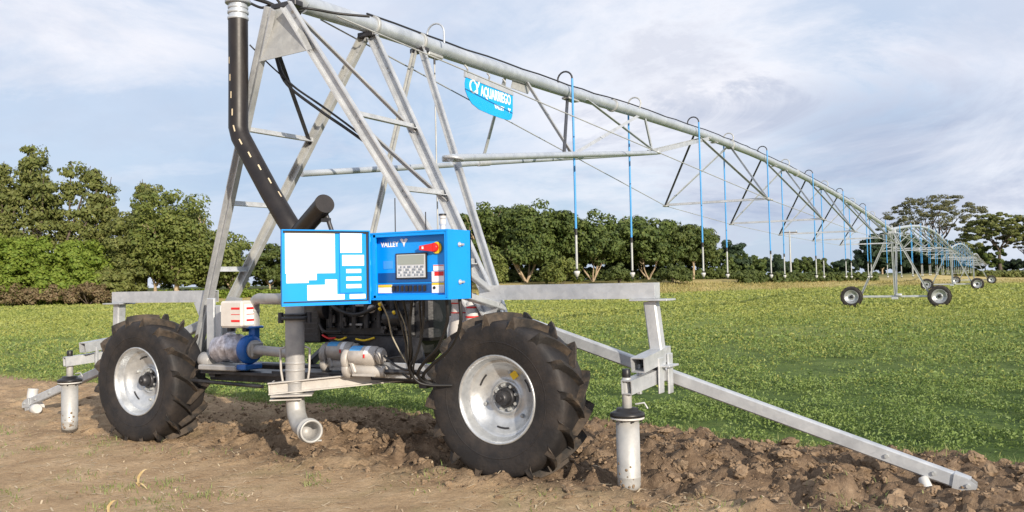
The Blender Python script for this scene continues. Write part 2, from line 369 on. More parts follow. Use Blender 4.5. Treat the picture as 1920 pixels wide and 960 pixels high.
def ground_mat():
    M = bpy.data.materials.new('soil_and_crop'); M.use_nodes = True; nt = M.node_tree; N = nt.nodes; L = nt.links.new
    b = N['Principled BSDF']; b.inputs['Roughness'].default_value = .95; b.inputs['Specular IOR Level'].default_value = .15
    tc = N.new('ShaderNodeTexCoord')
    def noise(sc, det=6, ro=.6, dist=0):
        t = N.new('ShaderNodeTexNoise'); t.inputs['Scale'].default_value = sc; t.inputs['Detail'].default_value = det; t.inputs['Roughness'].default_value = ro; t.inputs['Distortion'].default_value = dist
        L(tc.outputs['Object'], t.inputs['Vector']); return t.outputs['Fac']
    def ramp(f, pts):
        r = N.new('ShaderNodeValToRGB'); L(f, r.inputs[0]); e = r.color_ramp.elements
        e[0].position, e[0].color = pts[0][0], (*pts[0][1], 1); e[1].position, e[1].color = pts[-1][0], (*pts[-1][1], 1)
        for p, c in pts[1:-1]: k = e.new(p); k.color = (*c, 1)
        return r.outputs[0]
    def mix(f, a, c, bt='MIX'):
        k = N.new('ShaderNodeMix'); k.data_type = 'RGBA'; k.blend_type = bt
        if isinstance(f, float): k.inputs['Factor'].default_value = f
        else: L(f, k.inputs['Factor'])
        for s_, v in ((6, a), (7, c)):
            if isinstance(v, tuple): k.inputs[s_].default_value = (*v, 1)
            else: L(v, k.inputs[s_])
        return k.outputs[2]
    def attr(nm): a = N.new('ShaderNodeAttribute'); a.attribute_name = nm; return a.outputs['Fac']
    g = lambda v: (v, v, v)
    dry = ramp(noise(2.2, 8, .68), [(.30, (.37, .250, .145)), (.52, (.55, .390, .235)), (.72, (.70, .53, .345))])
    fine = ramp(noise(30, 6, .7), [(.3, g(.42)), (.7, g(1.0))]); dry = mix(.42, dry, fine, 'MULTIPLY')
    dry = mix(ramp(noise(1.1, 8, .7, .4), [(.52, g(0)), (.70, g(.5))]), dry, (.24, .23, .11))      # thin weed film
    clod = ramp(noise(7, 8, .7), [(.3, (.085, .057, .038)), (.52, (.205, .143, .094)), (.74, (.37, .27, .18))])
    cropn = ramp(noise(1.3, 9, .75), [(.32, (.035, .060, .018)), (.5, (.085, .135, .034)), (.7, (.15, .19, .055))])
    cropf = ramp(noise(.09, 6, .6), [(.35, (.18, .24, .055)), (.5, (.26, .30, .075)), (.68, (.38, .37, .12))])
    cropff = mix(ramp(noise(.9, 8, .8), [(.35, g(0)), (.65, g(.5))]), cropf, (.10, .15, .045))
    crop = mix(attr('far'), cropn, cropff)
    straw = ramp(noise(.5, 8, .7), [(.35, (.42, .34, .13)), (.6, (.60, .47, .22)), (.75, (.30, .32, .11))])
    wood = ramp(noise(.2, 6, .7), [(.35, (.05, .07, .02)), (.7, (.12, .14, .05))])
    dry = mix(ramp(noise(9, 8, .75), [(.50, g(0)), (.74, g(.6))]), dry, (.24, .16, .10)); dry = mix(ramp(noise(55, 3, .6), [(.64, g(0)), (.72, g(.6))]), dry, (.68, .56, .42))
    c = mix(attr('loose'), dry, clod); c = mix(attr('crop'), c, crop); c = mix(attr('bank'), c, straw); c = mix(attr('beyond'), c, wood)
    L(c, b.inputs['Base Color'])
    bp = N.new('ShaderNodeBump'); bp.inputs['Strength'].default_value = .9; bp.inputs['Distance'].default_value = .035
    L(noise(26, 8, .72), bp.inputs['Height']); L(bp.outputs[0], b.inputs['Normal'])
    return M
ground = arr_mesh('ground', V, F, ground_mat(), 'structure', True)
gx, gy = V[:, 0], V[:, 1]
def setattr_(name, val):
    a = ground.data.attributes.new(name, 'FLOAT', 'POINT'); a.data.foreach_set('value', val.astype(np.float32))
bl = crop_line(gx)+.45*fbm(gx, gy, 1.1, 4, 21)
e_ = field_edge(gx, gy)
setattr_('crop', sstep(-.12, .25, gy-bl))
setattr_('loose', sstep(-.65, .0, gy+.3*fbm(gx, gy, 1.6, 4, 33))*(.35+.65*sstep(-3.5, 1., gx)))
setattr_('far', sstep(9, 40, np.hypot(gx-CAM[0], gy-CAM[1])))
lft = sstep(-60, -20, gx*_c+gy*_s)
setattr_('bank', sstep(-1.5, 1., e_+2*fbm(gx, gy, .08, 3, 2))*lft)
setattr_('beyond', sstep(14, 20, e_))
def hz(x, y): return float(height(np.array([float(x)]), np.array([float(y)]))[0])

# ------------------------------------------------------------------ loose clods, crop leaves, straw, weeds (nobody could count them)
rng = np.random.default_rng(11)
def clods():
    import bmesh
    protos = []
    for k in range(14):
        bm = bmesh.new(); bmesh.ops.create_icosphere(bm, subdivisions=3 if k < 7 else 2, radius=1)
        v = np.array([p.co[:] for p in bm.verts]); f = np.array([[q.index for q in fa.verts] for fa in bm.faces]); bm.free()
        for _ in range(3):
            nrm = rng.normal(size=3); nrm /= np.linalg.norm(nrm); q = v@nrm; lim = rng.uniform(.35, .7)
            v = v-np.outer(np.maximum(q-lim, 0)*.8, nrm)
        a_, b_ = v[:, 0]+.6*v[:, 2]+k*7, v[:, 1]-.7*v[:, 2]+k*3
        d = 1+.45*fbm(a_, b_, 1.2, 3, k)+.45*np.abs(fbm(b_, a_, 2.6, 3, 50+k))-.15+.20*fbm(a_, b_, 7, 2, 90+k)
        protos.append((v*d[:, None], f))
    V, F, n, Q = [], [], 0, []
    def put(x, y, r, lift=.1):
        nonlocal n
        v, f = protos[rng.integers(7) if r > .03 else 7+rng.integers(7)]; a = rng.uniform(0, 6.28); sc = r*np.array([rng.uniform(.7, 1.3), rng.uniform(.7, 1.3), rng.uniform(.5, .95)])
        w = v*sc; ca, sa = math.cos(a), math.sin(a); w = np.stack([w[:, 0]*ca-w[:, 1]*sa, w[:, 0]*sa+w[:, 1]*ca, w[:, 2]], -1)
        V.append(w); Q.append((x, y, r*lift, len(v))); F.append(f+n); n += len(v)
    for i in range(5200):
        x = rng.uniform(-5.5, 7.2); b = float(crop_line(x)); y = rng.uniform(-.6, b+.12)
        dens = np.clip((x+4.5)/5, .12, 1)*(.35 if y < .1 else 1)
        if rng.uniform() > dens or (abs(abs(x)-2.08) < .6 and abs(y) < .26): continue
        put(x, y, .008+.030*rng.uniform()**2.2)
    for i in range(9000):
        x = rng.uniform(-4.5, 7.0); b = float(crop_line(x)); y = rng.uniform(-.5, b+.05)
        if rng.uniform() > np.clip((x+4.5)/4, .1, 1)*(.4 if y < 0 else 1): continue
        put(x, y, rng.uniform(.005, .014), .3)
    for i in range(260):
        x = rng.uniform(-1.4, 6.8); b = float(crop_line(x)); y = rng.normal(.5, .38) if x < 1.4 else rng.normal(.95, .55)
        if y > b+.05 or y < -.2 or (abs(x-2.08) < .75 and y < .35): continue
        put(x, y, rng.uniform(.035, .07), .05)
    for x, y, r in ((3.34, 2.02, .12), (3.62, 1.93, .07), (-.55, .35, .08), (-.30, .22, .07), (.1, .45, .08), (.42, .55, .07), (.75, .40, .08), (1.0, .5, .07), (-.85, .5, .07), (-1.2, .35, .06),
                    (3.3, .45, .07), (3.7, .25, .06), (4.3, .3, .08), (4.8, .2, .08), (5.0, .5, .06), (1.35, .35, .08), (4.0, .75, .07), (2.6, .6, .07)):
        put(x, y, r, .15)
    for i in range(520):
        x = rng.uniform(-7, 6.5); y = rng.uniform(-4, -.3); put(x, y, rng.uniform(.003, .012), .3)
    m = mat('broken_soil', (.11, .074, .049), .95, 0, (.28, .20, .13), 9, 8, .32, .68, bump=.9, bscale=38, spec=.1, island=.4, island_col=(.38, .28, .185))
    Q = np.array(Q); Z_ = height(Q[:, 0], Q[:, 1])+Q[:, 2]; off = np.repeat(np.stack([Q[:, 0], Q[:, 1], Z_], -1), Q[:, 3].astype(int), 0)
    o = arr_mesh('soil_clods', np.concatenate(V)+off, np.concatenate(F), m, 'stuff', False)
    tag(o, 'broken brown soil clods thrown up along the wheel track', 'soil clods', kind='stuff')
clods()

def leaf_quads(P, size, nrm_up=.75, aspect=.6, fold=.25):
    """bent leaf: two quads sharing a mid rib, random heading and tilt"""
    n = len(P); a = rng.uniform(0, 2*np.pi, n); tilt = rng.normal(.30, .65, n)
    d = np.stack([np.cos(a)*np.cos(tilt), np.sin(a)*np.cos(tilt), np.sin(tilt)], -1)
    up = np.stack([rng.normal(0, nrm_up, n), rng.normal(0, nrm_up, n), np.ones(n)], -1)
    s = np.cross(d, up); s /= np.linalg.norm(s, axis=1)[:, None]; u = np.cross(s, d)
    L_ = (size if np.ndim(size) else np.full(n, size))[:, None]; w = L_*aspect*.5
    v0 = P-d*L_*.5; v1 = P+d*L_*.5; m_ = P
    vl = m_+s*w+u*L_*fold; vr = m_-s*w+u*L_*fold
    V = np.stack([v0, vr, v1, vl], 1).reshape(-1, 3); i = np.arange(n)*4
    F = np.concatenate([np.stack([i, i+1, i+2], -1), np.stack([i, i+2, i+3], -1)])
    return V, F
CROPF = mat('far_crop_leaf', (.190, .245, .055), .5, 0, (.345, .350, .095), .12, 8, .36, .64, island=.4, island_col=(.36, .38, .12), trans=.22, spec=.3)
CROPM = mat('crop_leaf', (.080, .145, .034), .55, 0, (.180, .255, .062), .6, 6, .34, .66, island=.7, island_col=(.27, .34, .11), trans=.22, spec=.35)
def V_all(Vs): return np.concatenate(Vs)
def crop():
    # density falls and leaf patches grow with distance from the edge the machine works on
    Vs, Fs, n = [], [], 0
    def band(num, d0, d1, size, hmax):
        nonlocal n
        D = np.sqrt(rng.uniform(d0*d0, d1*d1, num)); X = rng.uniform(-.66, .66, num)*D*1.02+rng.uniform(-1, 1, num)
        x = CAM[0]+X*_c-D*_s; y = CAM[1]+X*_s+D*_c
        b = crop_line(x)+.45*fbm(x, y, 1.1, 4, 21)+rng.exponential(.16, num)*-1+.12
        patch = .8*fbm(x, y, .8, 3, 77)+.7*fbm(x, y, 2.6, 3, 79)
        keep = (y > b) & (rng.uniform(size=num) < np.clip(.62+patch*2.3, .05, 1)); x, y, patch = x[keep], y[keep], patch[keep]
        e2 = field_edge(x, y) < .5; x, y, patch = x[e2], y[e2], patch[e2]
        tuft = np.clip(fbm(x, y, 2.6, 3, 79)*1.6+.5, .05, 1.1)
        hh = height(x, y)+.006+rng.uniform(0, 1, len(x))**.7*hmax*tuft
        sz = size*rng.uniform(.55, 1.35, len(x))
        v, f = leaf_quads(np.stack([x, y, hh], -1), sz); Vs.append(v); Fs.append(f+n); n += len(v)
    band(100000, 7.2, 12, .036, .15)
    band(100000, 12, 20, .050, .15)
    band(80000, 20, 36, .085, .15)
    band(60000, 36, 62, .15, .16)
    band(40000, 62, 110, .26, .16)
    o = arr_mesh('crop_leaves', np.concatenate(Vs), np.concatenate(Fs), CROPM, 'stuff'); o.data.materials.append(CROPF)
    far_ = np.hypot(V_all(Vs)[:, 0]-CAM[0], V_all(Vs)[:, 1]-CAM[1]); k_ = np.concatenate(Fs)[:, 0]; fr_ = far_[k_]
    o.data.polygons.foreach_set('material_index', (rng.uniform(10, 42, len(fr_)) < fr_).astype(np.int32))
    tag(o, 'low green leafy crop covering the irrigated field', 'crop', kind='stuff')
crop()

def blades(P, h, w, lean, m, name, label, cat):
    n = len(P); a = rng.uniform(0, 2*np.pi, n); d = np.stack([np.cos(a), np.sin(a), np.zeros(n)], -1); s = np.stack([-np.sin(a), np.cos(a), np.zeros(n)], -1)
    h = h[:, None]; w = w[:, None]; ln = (lean*rng.uniform(.2, 1.2, n))[:, None]; z = np.array([0, 0, 1.])
    rows = []
    for t, k in ((0, 1), (.5, .8), (1, .08)):
        c = P+z*h*(t-.25*ln*t*t)+d*h*ln*t*t; rows += [c-s*w*k*.5, c+s*w*k*.5]
    V = np.stack(rows, 1).reshape(-1, 3); i = np.arange(n)*6
    F = np.concatenate([np.stack([i, i+1, i+3, i+2], -1), np.stack([i+2, i+3, i+5, i+4], -1)])
    o = arr_mesh(name, V, F, m, 'stuff'); tag(o, label, cat, kind='stuff'); return o
def weeds():
    P = []
    spots = [(rng.uniform(-6, 6), rng.uniform(-4.2, -.2), rng.uniform(.04, .14), rng.integers(6, 40)) for _ in range(190)]
    for x, y in ((.12, -1.62), (.9, -2.6), (2.2, -1.9), (3.9, -.6), (4.6, .1)): spots.append((x, y, .17, 110))
    for x, y, r, k in spots:
        q = rng.normal(0, r, (k, 2)); P += [(x+a, y+b) for a, b in q]
    P = np.array(P); P3 = np.stack([P[:, 0], P[:, 1], height(P[:, 0], P[:, 1])-.005], -1)
    blades(P3, rng.uniform(.015, .065, len(P)), rng.uniform(.004, .010, len(P)), 1.1, mat('weed_blades', (.11, .17, .035), .6, 0, (.22, .27, .08), 3, 3, island=.6, island_col=(.30, .29, .12), trans=.2), 'weeds', 'small green weed tufts sprouting on the trodden soil', 'weeds')
    n = 5200; x = rng.uniform(-8, 6.6, n); y = rng.uniform(-4.3, .1, n); z = height(x, y)+.006
    a = rng.uniform(0, 3.14, n); L_ = rng.uniform(.012, .07, n)*rng.uniform(.4, 1, n); w = rng.uniform(.002, .007, n)
    d = np.stack([np.cos(a)*L_, np.sin(a)*L_, rng.normal(0, .004, n)], -1); s = np.stack([-np.sin(a)*w, np.cos(a)*w, np.zeros(n)], -1); c = np.stack([x, y, z], -1)
    V = np.stack([c-d-s, c+d-s, c+d+s, c-d+s], 1).reshape(-1, 3); i = np.arange(n)*4
    o = arr_mesh('straw_litter', V, np.stack([i, i+1, i+2, i+3], -1), mat('straw', (.42, .31, .19), .8, island=1, island_col=(.62, .50, .33)), 'stuff')
    tag(o, 'pale straw and dry leaf litter scattered over the bare soil', 'straw', kind='stuff')
    # taller grass along the crop edge
    n = 5200; x = rng.uniform(-12, 7, n); b = crop_line(x)+.45*fbm(x, crop_line(x), 1.1, 4, 21); y = b+rng.normal(.05, .16, n); z = height(x, y)-.005
    blades(np.stack([x, y, z], -1), rng.uniform(.03, .11, n), rng.uniform(.004, .009, n), .8, mat('edge_grass', (.10, .17, .03), .6, 0, (.24, .26, .08), 2, 3, island=.5, island_col=(.36, .33, .14), trans=.2), 'edge_grass', 'thin grass blades growing where the crop meets the soil', 'grass')
weeds()
def dry_stalk(x, y, pts, label):
    pts = [[(a*.72, b*.72, c*.72) for a, b, c in P] for P in pts]; z = hz(x, y); t = thing('dry_stalk', label, 'dry stalk', (x, y, z))
    m = mat('dry_maize_leaf', (.52, .37, .15), .7, 0, (.68, .54, .30), 20, 4, trans=.2)
    for P in pts:
        c = spline(P, 6); n = len(c); mb = MB(); vs = []
        for i, p in enumerate(c):
            k = math.sin(math.pi*(.12+.88*i/(n-1)))*.013+.001; vs += [p+Vector((-k*.9, -k*.2, 0)), p+Vector((0, 0, -k*.3)), p+Vector((k*.9, k*.2, 0))]
        fs = []
        for i in range(n-1): fs += [(3*i, 3*i+1, 3*i+4, 3*i+3), (3*i+1, 3*i+2, 3*i+5, 3*i+4)]
        mb.add(vs, fs, True).build('leaf_blade', m, t)
dry_stalk(-.42, -1.40, [[(0, 0, 0), (-.01, 0, .09), (.05, .02, .17), (.13, .05, .19)], [(0, 0, 0), (.05, -.03, .05), (.15, -.05, .03), (.24, -.08, .005)], [(0, 0, 0), (-.04, .0, .04), (-.09, .02, .03)]], 'dry curled maize stalk standing on the bare soil in front of the left wheel')
dry_stalk(.14, -2.06, [[(0, 0, -.02), (-.01, 0, .07), (.04, .02, .13), (.09, .04, .135)], [(0, 0, 0), (.04, -.02, .03), (.09, -.03, .01)]], 'pale bent dry leaf poking up at the front edge of the soil')

# ------------------------------------------------------------------ wheels
def wheel(parent, loc, Rr=.65, w=.40, nl=16, sink=0, front=-1, label=None):
    """front: side (-y) that carries the dish and hub. returns the rim part with its sub-parts"""
    k = Rr/.65; q = .325
    def P(r): return q+(r-.325)*(Rr-q)/(.65-q)
    wy = w/2
    mb = MB()
    mb.lathe([(.335, -wy*.82), (.340, -wy*.87), (.332, -wy*.91), (.322, -wy*.88), (.314, -wy*.80), (.306, -wy*.72), (.298, -wy*.55), (.290, -wy*.5), (.284, -wy*.2), (.282, wy*.5), (.306, wy*.72), (.335, wy*.85)], n=64)
    # dished disc
    mb.lathe([(.290, -.100), (.280, -.098), (.262, -.070), (.225, -.034), (.185, -.012), (.145, -.004), (.132, -.012), (.122, -.026), (.112, -.022), (.106, -.006), (.0, -.004)], n=64)
    rim = mb.build('wheel', WHITEM, parent, label); rim.location = loc
    mb = MB()
    prof = [(.322, -.78), (.338, -.86), (.36, -.90), (.42, -.97), (.48, -1.0), (.54, -.99), (.572, -.95), (.588, -.86), (.596, -.6), (.600, -.3), (.601, 0)]
    pr = [(P(r) if r > .33 else r, t*wy) for r, t in prof]; pr = pr+[(r, -t) for r, t in pr[-2::-1]]
    mb.lathe(pr, n=72); mb.lathe([(P(.432), -wy*.985), (P(.437), -wy*1.0), (P(.443), -wy*.99)], n=72)
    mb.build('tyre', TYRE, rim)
    mb = MB(); st = 2*math.pi/nl
    for side in (-1, 1):
        for i in range(nl):
            th0 = i*st+(0 if side < 0 else st/2)
            secs = []
            for j, (ty, dth, ro, ri, hw) in enumerate(((.975, .045, .560, .53, .024), (.99, .015, .610, .55, .036), (.90, -.015, .650, .57, .040), (.55, -.09, .658, .58, .036), (.20, -.18, .659, .58, .033), (-.10, -.27, .655, .58, .032))):
                th = th0+dth; y = side*ty*wy
                # bar direction is oblique: offset its two flanks along the tread
                dy = side*(.55 if j > 1 else .1)*hw
                da = hw/.62
                top = .62
                for rr, wd in ((ri, 1.25), (ro, top)):
                    rr = P(rr)
                    for s_ in (-1, 1):
                        a = th+s_*da*wd*.9; yy = y+s_*dy*wd
                        secs.append((rr*math.cos(a), yy, rr*math.sin(a)))
            fs = []
            for j in range(5):
                o = j*4
                fs += [(o+2, o+3, o+7, o+6), (o, o+2, o+6, o+4), (o+3, o+1, o+5, o+7)]
            fs += [(0, 1, 3, 2), (20, 22, 23, 21)]
            mb.add(secs, fs)
    mb.build('tread', LUG, rim)
    mb = MB()
    mb.cyl((0, -.0, 0), (0, -.05, 0), .076, 24, ch=.006).cyl((0, -.045, 0), (0, -.118, 0), .060, 24, r1=.052, ch=.012).cyl((0, -.11, 0), (0, -.135, 0), .022, 12, ch=.003).cyl((0, -.0, 0), (0, .12, 0), .09, 20)
    mb.build('hub', DKSTEEL, rim)
    for i in range(8):
        a = i*math.pi/4+.2
        MB().cyl((.094*math.cos(a), -.004, .094*math.sin(a)), (.094*math.cos(a), -.035, .094*math.sin(a)), .013, 6).build('bolt', GALVD, rim)
    for i in range(3):
        a0 = .35+i*2.094; mb = MB()
        mb.tube([(.232*math.cos(a0+t), -.046, .232*math.sin(a0+t)) for t in np.linspace(-.22, .22, 7)], .0075, 6)
        mb.build('slot', DKSTEEL, rim)
        b = a0+.9; MB().cyl((.19*math.cos(b), -.012, .19*math.sin(b)), (.19*math.cos(b), -.036, .20*math.sin(b)), .014, 10, ch=.003).build('rivet', GALVD, rim)
    return rim

# ------------------------------------------------------------------ the cart that carries the first tower
cart = thing('irrigation_cart', 'large galvanised two wheeled irrigation cart with tall pyramid legs and side arms in the foreground', 'irrigation cart', (0, 0, 0))
wr = wheel(cart, (2.078, .0, .625)); wl = wheel(cart, (-2.078, .0, .600)); wl.rotation_euler = (0, .62, 0); wr.rotation_euler = (0, -.1, 0)
MB().box((.10, -.034, .165), (.06, .003, .055), Matrix.Rotation(-.5, 3, 'Y')).build('sticker', YEL, wr)
a_ = math.pi/2+.36+.62; MB().box((.607*math.cos(a_), -.06, .607*math.sin(a_)), (.13, .05, .006), Matrix.Rotation(-(a_-math.pi/2), 3, 'Y')).build('tyre_label', WPL, wl)
MB().beam((-2.0, .44, .70), (2.0, .44, .70), .15, .13).build('base_beam', DKSTEEL, cart)  # dark colour stands in for the shade the beam lies in
for sx in (-1, 1):
    mb = MB(); mb.box((sx*2.06, .34, .63), (.26, .22, .28), ch=.03).cyl((sx*2.078, .1, .61), (sx*2.078, .30, .61), .09, 20, ch=.01).cyl((sx*1.93, .34, .62), (sx*1.80, .34, .62), .07, 16, ch=.01)
    mb.build('wheel_gearbox', DKSTEEL, cart)
def lerp(a, b, t): return Vector(a)*(1-t)+Vector(b)*t
def onleg(top, foot, z): return lerp(top, foot, (top[2]-z)/(top[2]-foot[2]))
legs = {}
for sx in (-1, 1):
    nt_, nf = (sx*.09, -.28, 3.97), (sx*1.88, .42, .80)
    mt_, mf = (sx*.05, .95, 3.99), (1.97 if sx > 0 else -1.80, .44, .80)
    legs[sx] = (nt_, nf, mt_, mf)
    MB().chan(nt_, nf, .105, .055, (0, -1, .15)).build('leg', GALV, cart)
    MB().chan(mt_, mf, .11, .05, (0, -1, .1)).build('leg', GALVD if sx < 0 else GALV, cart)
    for z in (2.96, 2.30, 1.67):
        a = onleg(nt_, nf, z); b = onleg(mt_, mf, z)
        MB().angle(a, b, .05, (0, 0, 1)).build('rung', GALV, cart)
    a = onleg(mt_, mf, 2.95)
    MB().angle((sx*.16, -.28, 3.93), a, .038, (0, -1, .3)).build('brace', DKSTEEL if sx < 0 else GALV, cart)  # left brace has its shade put into the colour, hence the dark steel
    if sx > 0: MB().angle(onleg(nt_, nf, 2.93), onleg(mt_, mf, 2.27), .038, (0, -1, .3)).build('brace', GALV, cart)
for sx in (-1, 1):
    nt_, nf, mt_, mf = legs[sx]
    for z in (3.9, 3.62, 2.96, 2.30, 1.67, 1.25, 1.0):
        for tp, ft in ((nt_, nf), (mt_, mf)):
            p = onleg(tp, ft, z); p1_ = onleg(tp, ft, z-.05)
            for q_ in (p, p1_): MB().cyl(q_+Vector((0, -.018, 0)), q_+Vector((0, .006, 0)), .011, 6).build('bolt', GALVD, cart)
MB().chan((.04, 1.8, 4.05), (1.90, .50, .86), .07, .04, (0, -1, .1)).build('leg', GALV, cart)
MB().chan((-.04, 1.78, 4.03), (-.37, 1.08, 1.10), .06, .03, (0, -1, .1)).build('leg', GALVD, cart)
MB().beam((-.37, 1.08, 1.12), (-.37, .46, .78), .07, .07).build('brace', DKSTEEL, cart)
MB().prism([(-.09, 3.97), (.10, 3.97), (.335, 3.55), (-.30, 3.53)], 'y', -.25, -.242).build('gusset_plate', GALVD, cart)
split(MB().box((0, -.20, 4.0), (.30, .10, .05), ch=.006).box((0, .93, 4.0), (.2, .10, .05), ch=.006).box((.0, 1.80, 4.03), (.2, .09, .05), ch=.006), 'saddle', DKSTEEL, cart)
for sx in (-1, 1):   # foot plates, tall plates and outrigger beam
    x0 = sx*1.60
    split(MB().prism([(sx*1.30, 1.40), (sx*1.50, 1.42), (sx*1.86, .85), (sx*1.50, .72)], 'y', .47, .482).prism([(sx*1.52, 1.40), (sx*1.84, 1.36), (sx*1.74, 1.18), (sx*1.60, 1.15)], 'y', .33, .342), 'gusset_plate', GALV, cart)
    split((MB().box((1.47, .38, 1.05), (.16, .05, .66), ch=.01).box((1.32, .36, .98), (.07, .04, .5), ch=.008) if sx > 0 else MB().box((-1.40, .17, 1.12), (.11, .03, .58), ch=.008).box((-1.27, .15, 1.06), (.08, .03, .56), ch=.008)), 'upright', GALV, cart)
    MB().hollow((sx*1.62, .40, 1.425), (sx*3.17, .40, 1.425), .12, .12).beam((sx*3.165, .40, 1.425), (sx*3.172, .40, 1.425), .108, .108).build('outrigger_beam', GALV, cart)
    mb = MB(); mb.box((sx*3.13, .40, 1.355), (.30, .20, .014), ch=.003); mb.build('joint_plate', GALV, cart)
    MB().beam((sx*3.12, .40, 1.345), (sx*3.17, .42, .84), .10, .10, (0, -1, 0)).build('outrigger_post', GALV, cart)
    MB().hollow((sx*3.16, .0 if sx > 0 else -.02, .90), (sx*3.17, .52, .95), .105, .105).build('square_tube', GALV, cart)
    MB().hollow((sx*3.12 if sx > 0 else -3.32, -.12, .755), (sx*3.17, .42, .80), .085, .10).build('square_tube', GALV, cart)
    split(MB().box((sx*3.17, .40, .865), (.24, .20, .014), ch=.003).box((sx*3.22, .30, .80), (.012, .10, .26), ch=.003).box((sx*3.23, .47, .80), (.012, .10, .30), ch=.003).box((sx*3.12, .12, .79), (.03, .03, .22), ch=.003), 'clamp_plate', GALV, cart)
    # long guide arm down to the furrow
    a0, a1 = Vector((sx*1.95, .62, 1.15)), Vector((sx*5.16, .64, .135))
    MB().beam(a0, a1, .08, .095).build('guide_arm', GALV, cart)
    dr = (a1-a0).normalized()
    mb = MB(); mb.prism([(sx*5.12, .195), (sx*5.20, .170), (sx*5.25, .13), (sx*5.25, .07), (sx*5.10, .085)], 'y', .585, .593).prism([(sx*5.12, .195), (sx*5.20, .170), (sx*5.25, .13), (sx*5.25, .07), (sx*5.10, .085)], 'y', .69, .698)
    mb.box((sx*5.17, .64, .18), (.10, .10, .006), Matrix.Rotation(sx*.33, 3, 'Y')); mb.box((sx*5.17, .62, .05), (.07, .05, .10), Matrix.Rotation(sx*.2, 3, 'Y'))
    split(mb, 'arm_end_plate', GALV, cart)
    mb = MB()
    for f in (.86, .95): p = lerp(a0, a1, f); mb.cyl(p+Vector((0, -.055, 0)), p+Vector((0, -.035, 0)), .014, 6)
    mb.cyl((sx*5.2, .57, .125), (sx*5.2, .59, .125), .014, 6)
    split(mb, 'bolt', GALVD, cart)
    if sx > 0:
        MB().cyl((4.93, .60, .15), (4.99, .53, .04), .034, 18, ch=.006).build('guide_wheel', WPL, cart)
    else:
        MB().tube(spline([(-5.33, .78, .28), (-5.32, .76, .16), (-5.20, .72, .08), (-5.04, .68, .08)], 5), .062, 18).build('guide_wheel', WPL, cart)
        MB().cyl((-4.95, .55, .075), (-4.82, .52, .09), .06, 18, ch=.01).build('guide_wheel', WPL, cart)
def guide_roller(x, y, z0, label):
    t = thing('guide_roller', label, 'guide roller', (x, y, z0), 0, 'guide rollers on the cart arms')
    MB().lathe([(.0, 0), (.055, .002), (.075, .018), (.0825, .045), (.0825, .09), (.084, .094), (.084, .10), (.0825, .105), (.0825, .50), (.0, .502)], axis=(0, 0, 1), n=36).build('roller_drum', ROLLM, t)
    mb = MB()
    for k in range(46):
        a = random.uniform(0, 6.28); z_ = .006+.16*random.random()**2.2; r_ = random.uniform(.004, .013); mb.lathe([(.0, -.0015), (r_, -.001), (r_*.6, .0015), (.0, .002)], (.0832*math.cos(a), .0832*math.sin(a), z_+.03), (math.cos(a), math.sin(a), 0), 7)
    o_ = mb.build('mud_splash', MUD, t); o_['kind'] = 'stuff'
    MB().lathe([(.0, .500), (.118, .500), (.120, .506), (.118, .514), (.0, .514)], axis=(0, 0, 1), n=40).build('flange', WPL, t)
    mb = MB(); mb.lathe([(.0, .516), (.125, .518), (.122, .540), (.10, .552), (.082, .556), (.075, .575), (.0, .578)], axis=(0, 0, 1), n=40)
    for i in range(8): a = i*math.pi/4; mb.cyl((.105*math.cos(a), .105*math.sin(a), .485), (.105*math.cos(a), .105*math.sin(a), .50), .008, 6)
    mb.build('bearing_ring', BLACK, t)
    MB().cyl((0, 0, .57), (0, 0, .79), .034, 20, ch=.003).build('spindle', ROLLM, t)
    MB().cyl((0, 0, .775), (0, 0, .85), .030, 16, ch=.005).build('spindle_cap', BLACK, t)
    MB().tube([(.05, .03, .60), (.11, .05, .61), (.13, .06, .57)], .007, 8).build('grease_fitting', GALVD, t)
    return t
guide_roller(3.10, -.07, .03, 'grey guide roller hanging upright from the right side arm, beside the large near wheel')
guide_roller(-3.33, -.05, .02, 'grey guide roller hanging upright at the left end, beside the left wheel')

# riser hose, manifold and elbow
mb = MB(); mb.tube([(-.50, -.30, 3.93), (-.50, -.30, 3.4), (-.505, -.30, 2.95), (-.475, -.30, 2.86), (-.32, -.30, 2.63), (-.12, -.30, 2.34), (.06, -.30, 2.10), (.145, -.30, 1.995), (.157, -.30, 1.96), (.157, -.30, 1.80)], .087, 28)
riser = mb.build('riser_hose', HOSE, cart)
path = [Vector(p) for p in ((-.50, -.30, 3.93), (-.50, -.30, 3.4), (-.505, -.30, 2.95), (-.475, -.30, 2.86), (-.32, -.30, 2.63), (-.12, -.30, 2.34), (.06, -.30, 2.10))]
cum = [0]
for i in range(1, len(path)): cum.append(cum[-1]+(path[i]-path[i-1]).length)
def at_len(s):
    for i in range(1, len(cum)):
        if cum[i] >= s: t = (s-cum[i-1])/(cum[i]-cum[i-1]); return path[i-1].lerp(path[i], t), (path[i]-path[i-1]).normalized()
    return path[-1], (path[-1]-path[-2]).normalized()
mb = MB()
vdir = Vector((CAM[0]+.5, CAM[1]+.3, 0)).normalized()       # front of the hose, where the print runs
for i in range(10):
    s = .38+i*.158
    if s > cum[-1]-.06: break
    p, d = at_len(s); sd = d.cross(vdir).normalized(); fr = sd.cross(d).normalized()
    if fr.dot(vdir) < 0: fr = -fr
    ang = -1.15+i*.17 if i < 6 else -.1+(i-6)*.28
    right = d.cross(fr).normalized()
    if right.z == 0 and right.dot(Vector((_c, _s, 0))) < 0: right = -right
    if right.dot(Vector((_c, _s, 0))) < 0: right = -right
    nrm = (fr*math.cos(ang)+right*math.sin(ang)).normalized()
    mb.box(p+nrm*.0875, (.012, .0015, .060), Matrix((nrm.cross(d), nrm, -d)).transposed())
split(mb, 'hose_marking', mat('cream_print', (.62, .52, .36), .6), riser)
mb = MB()
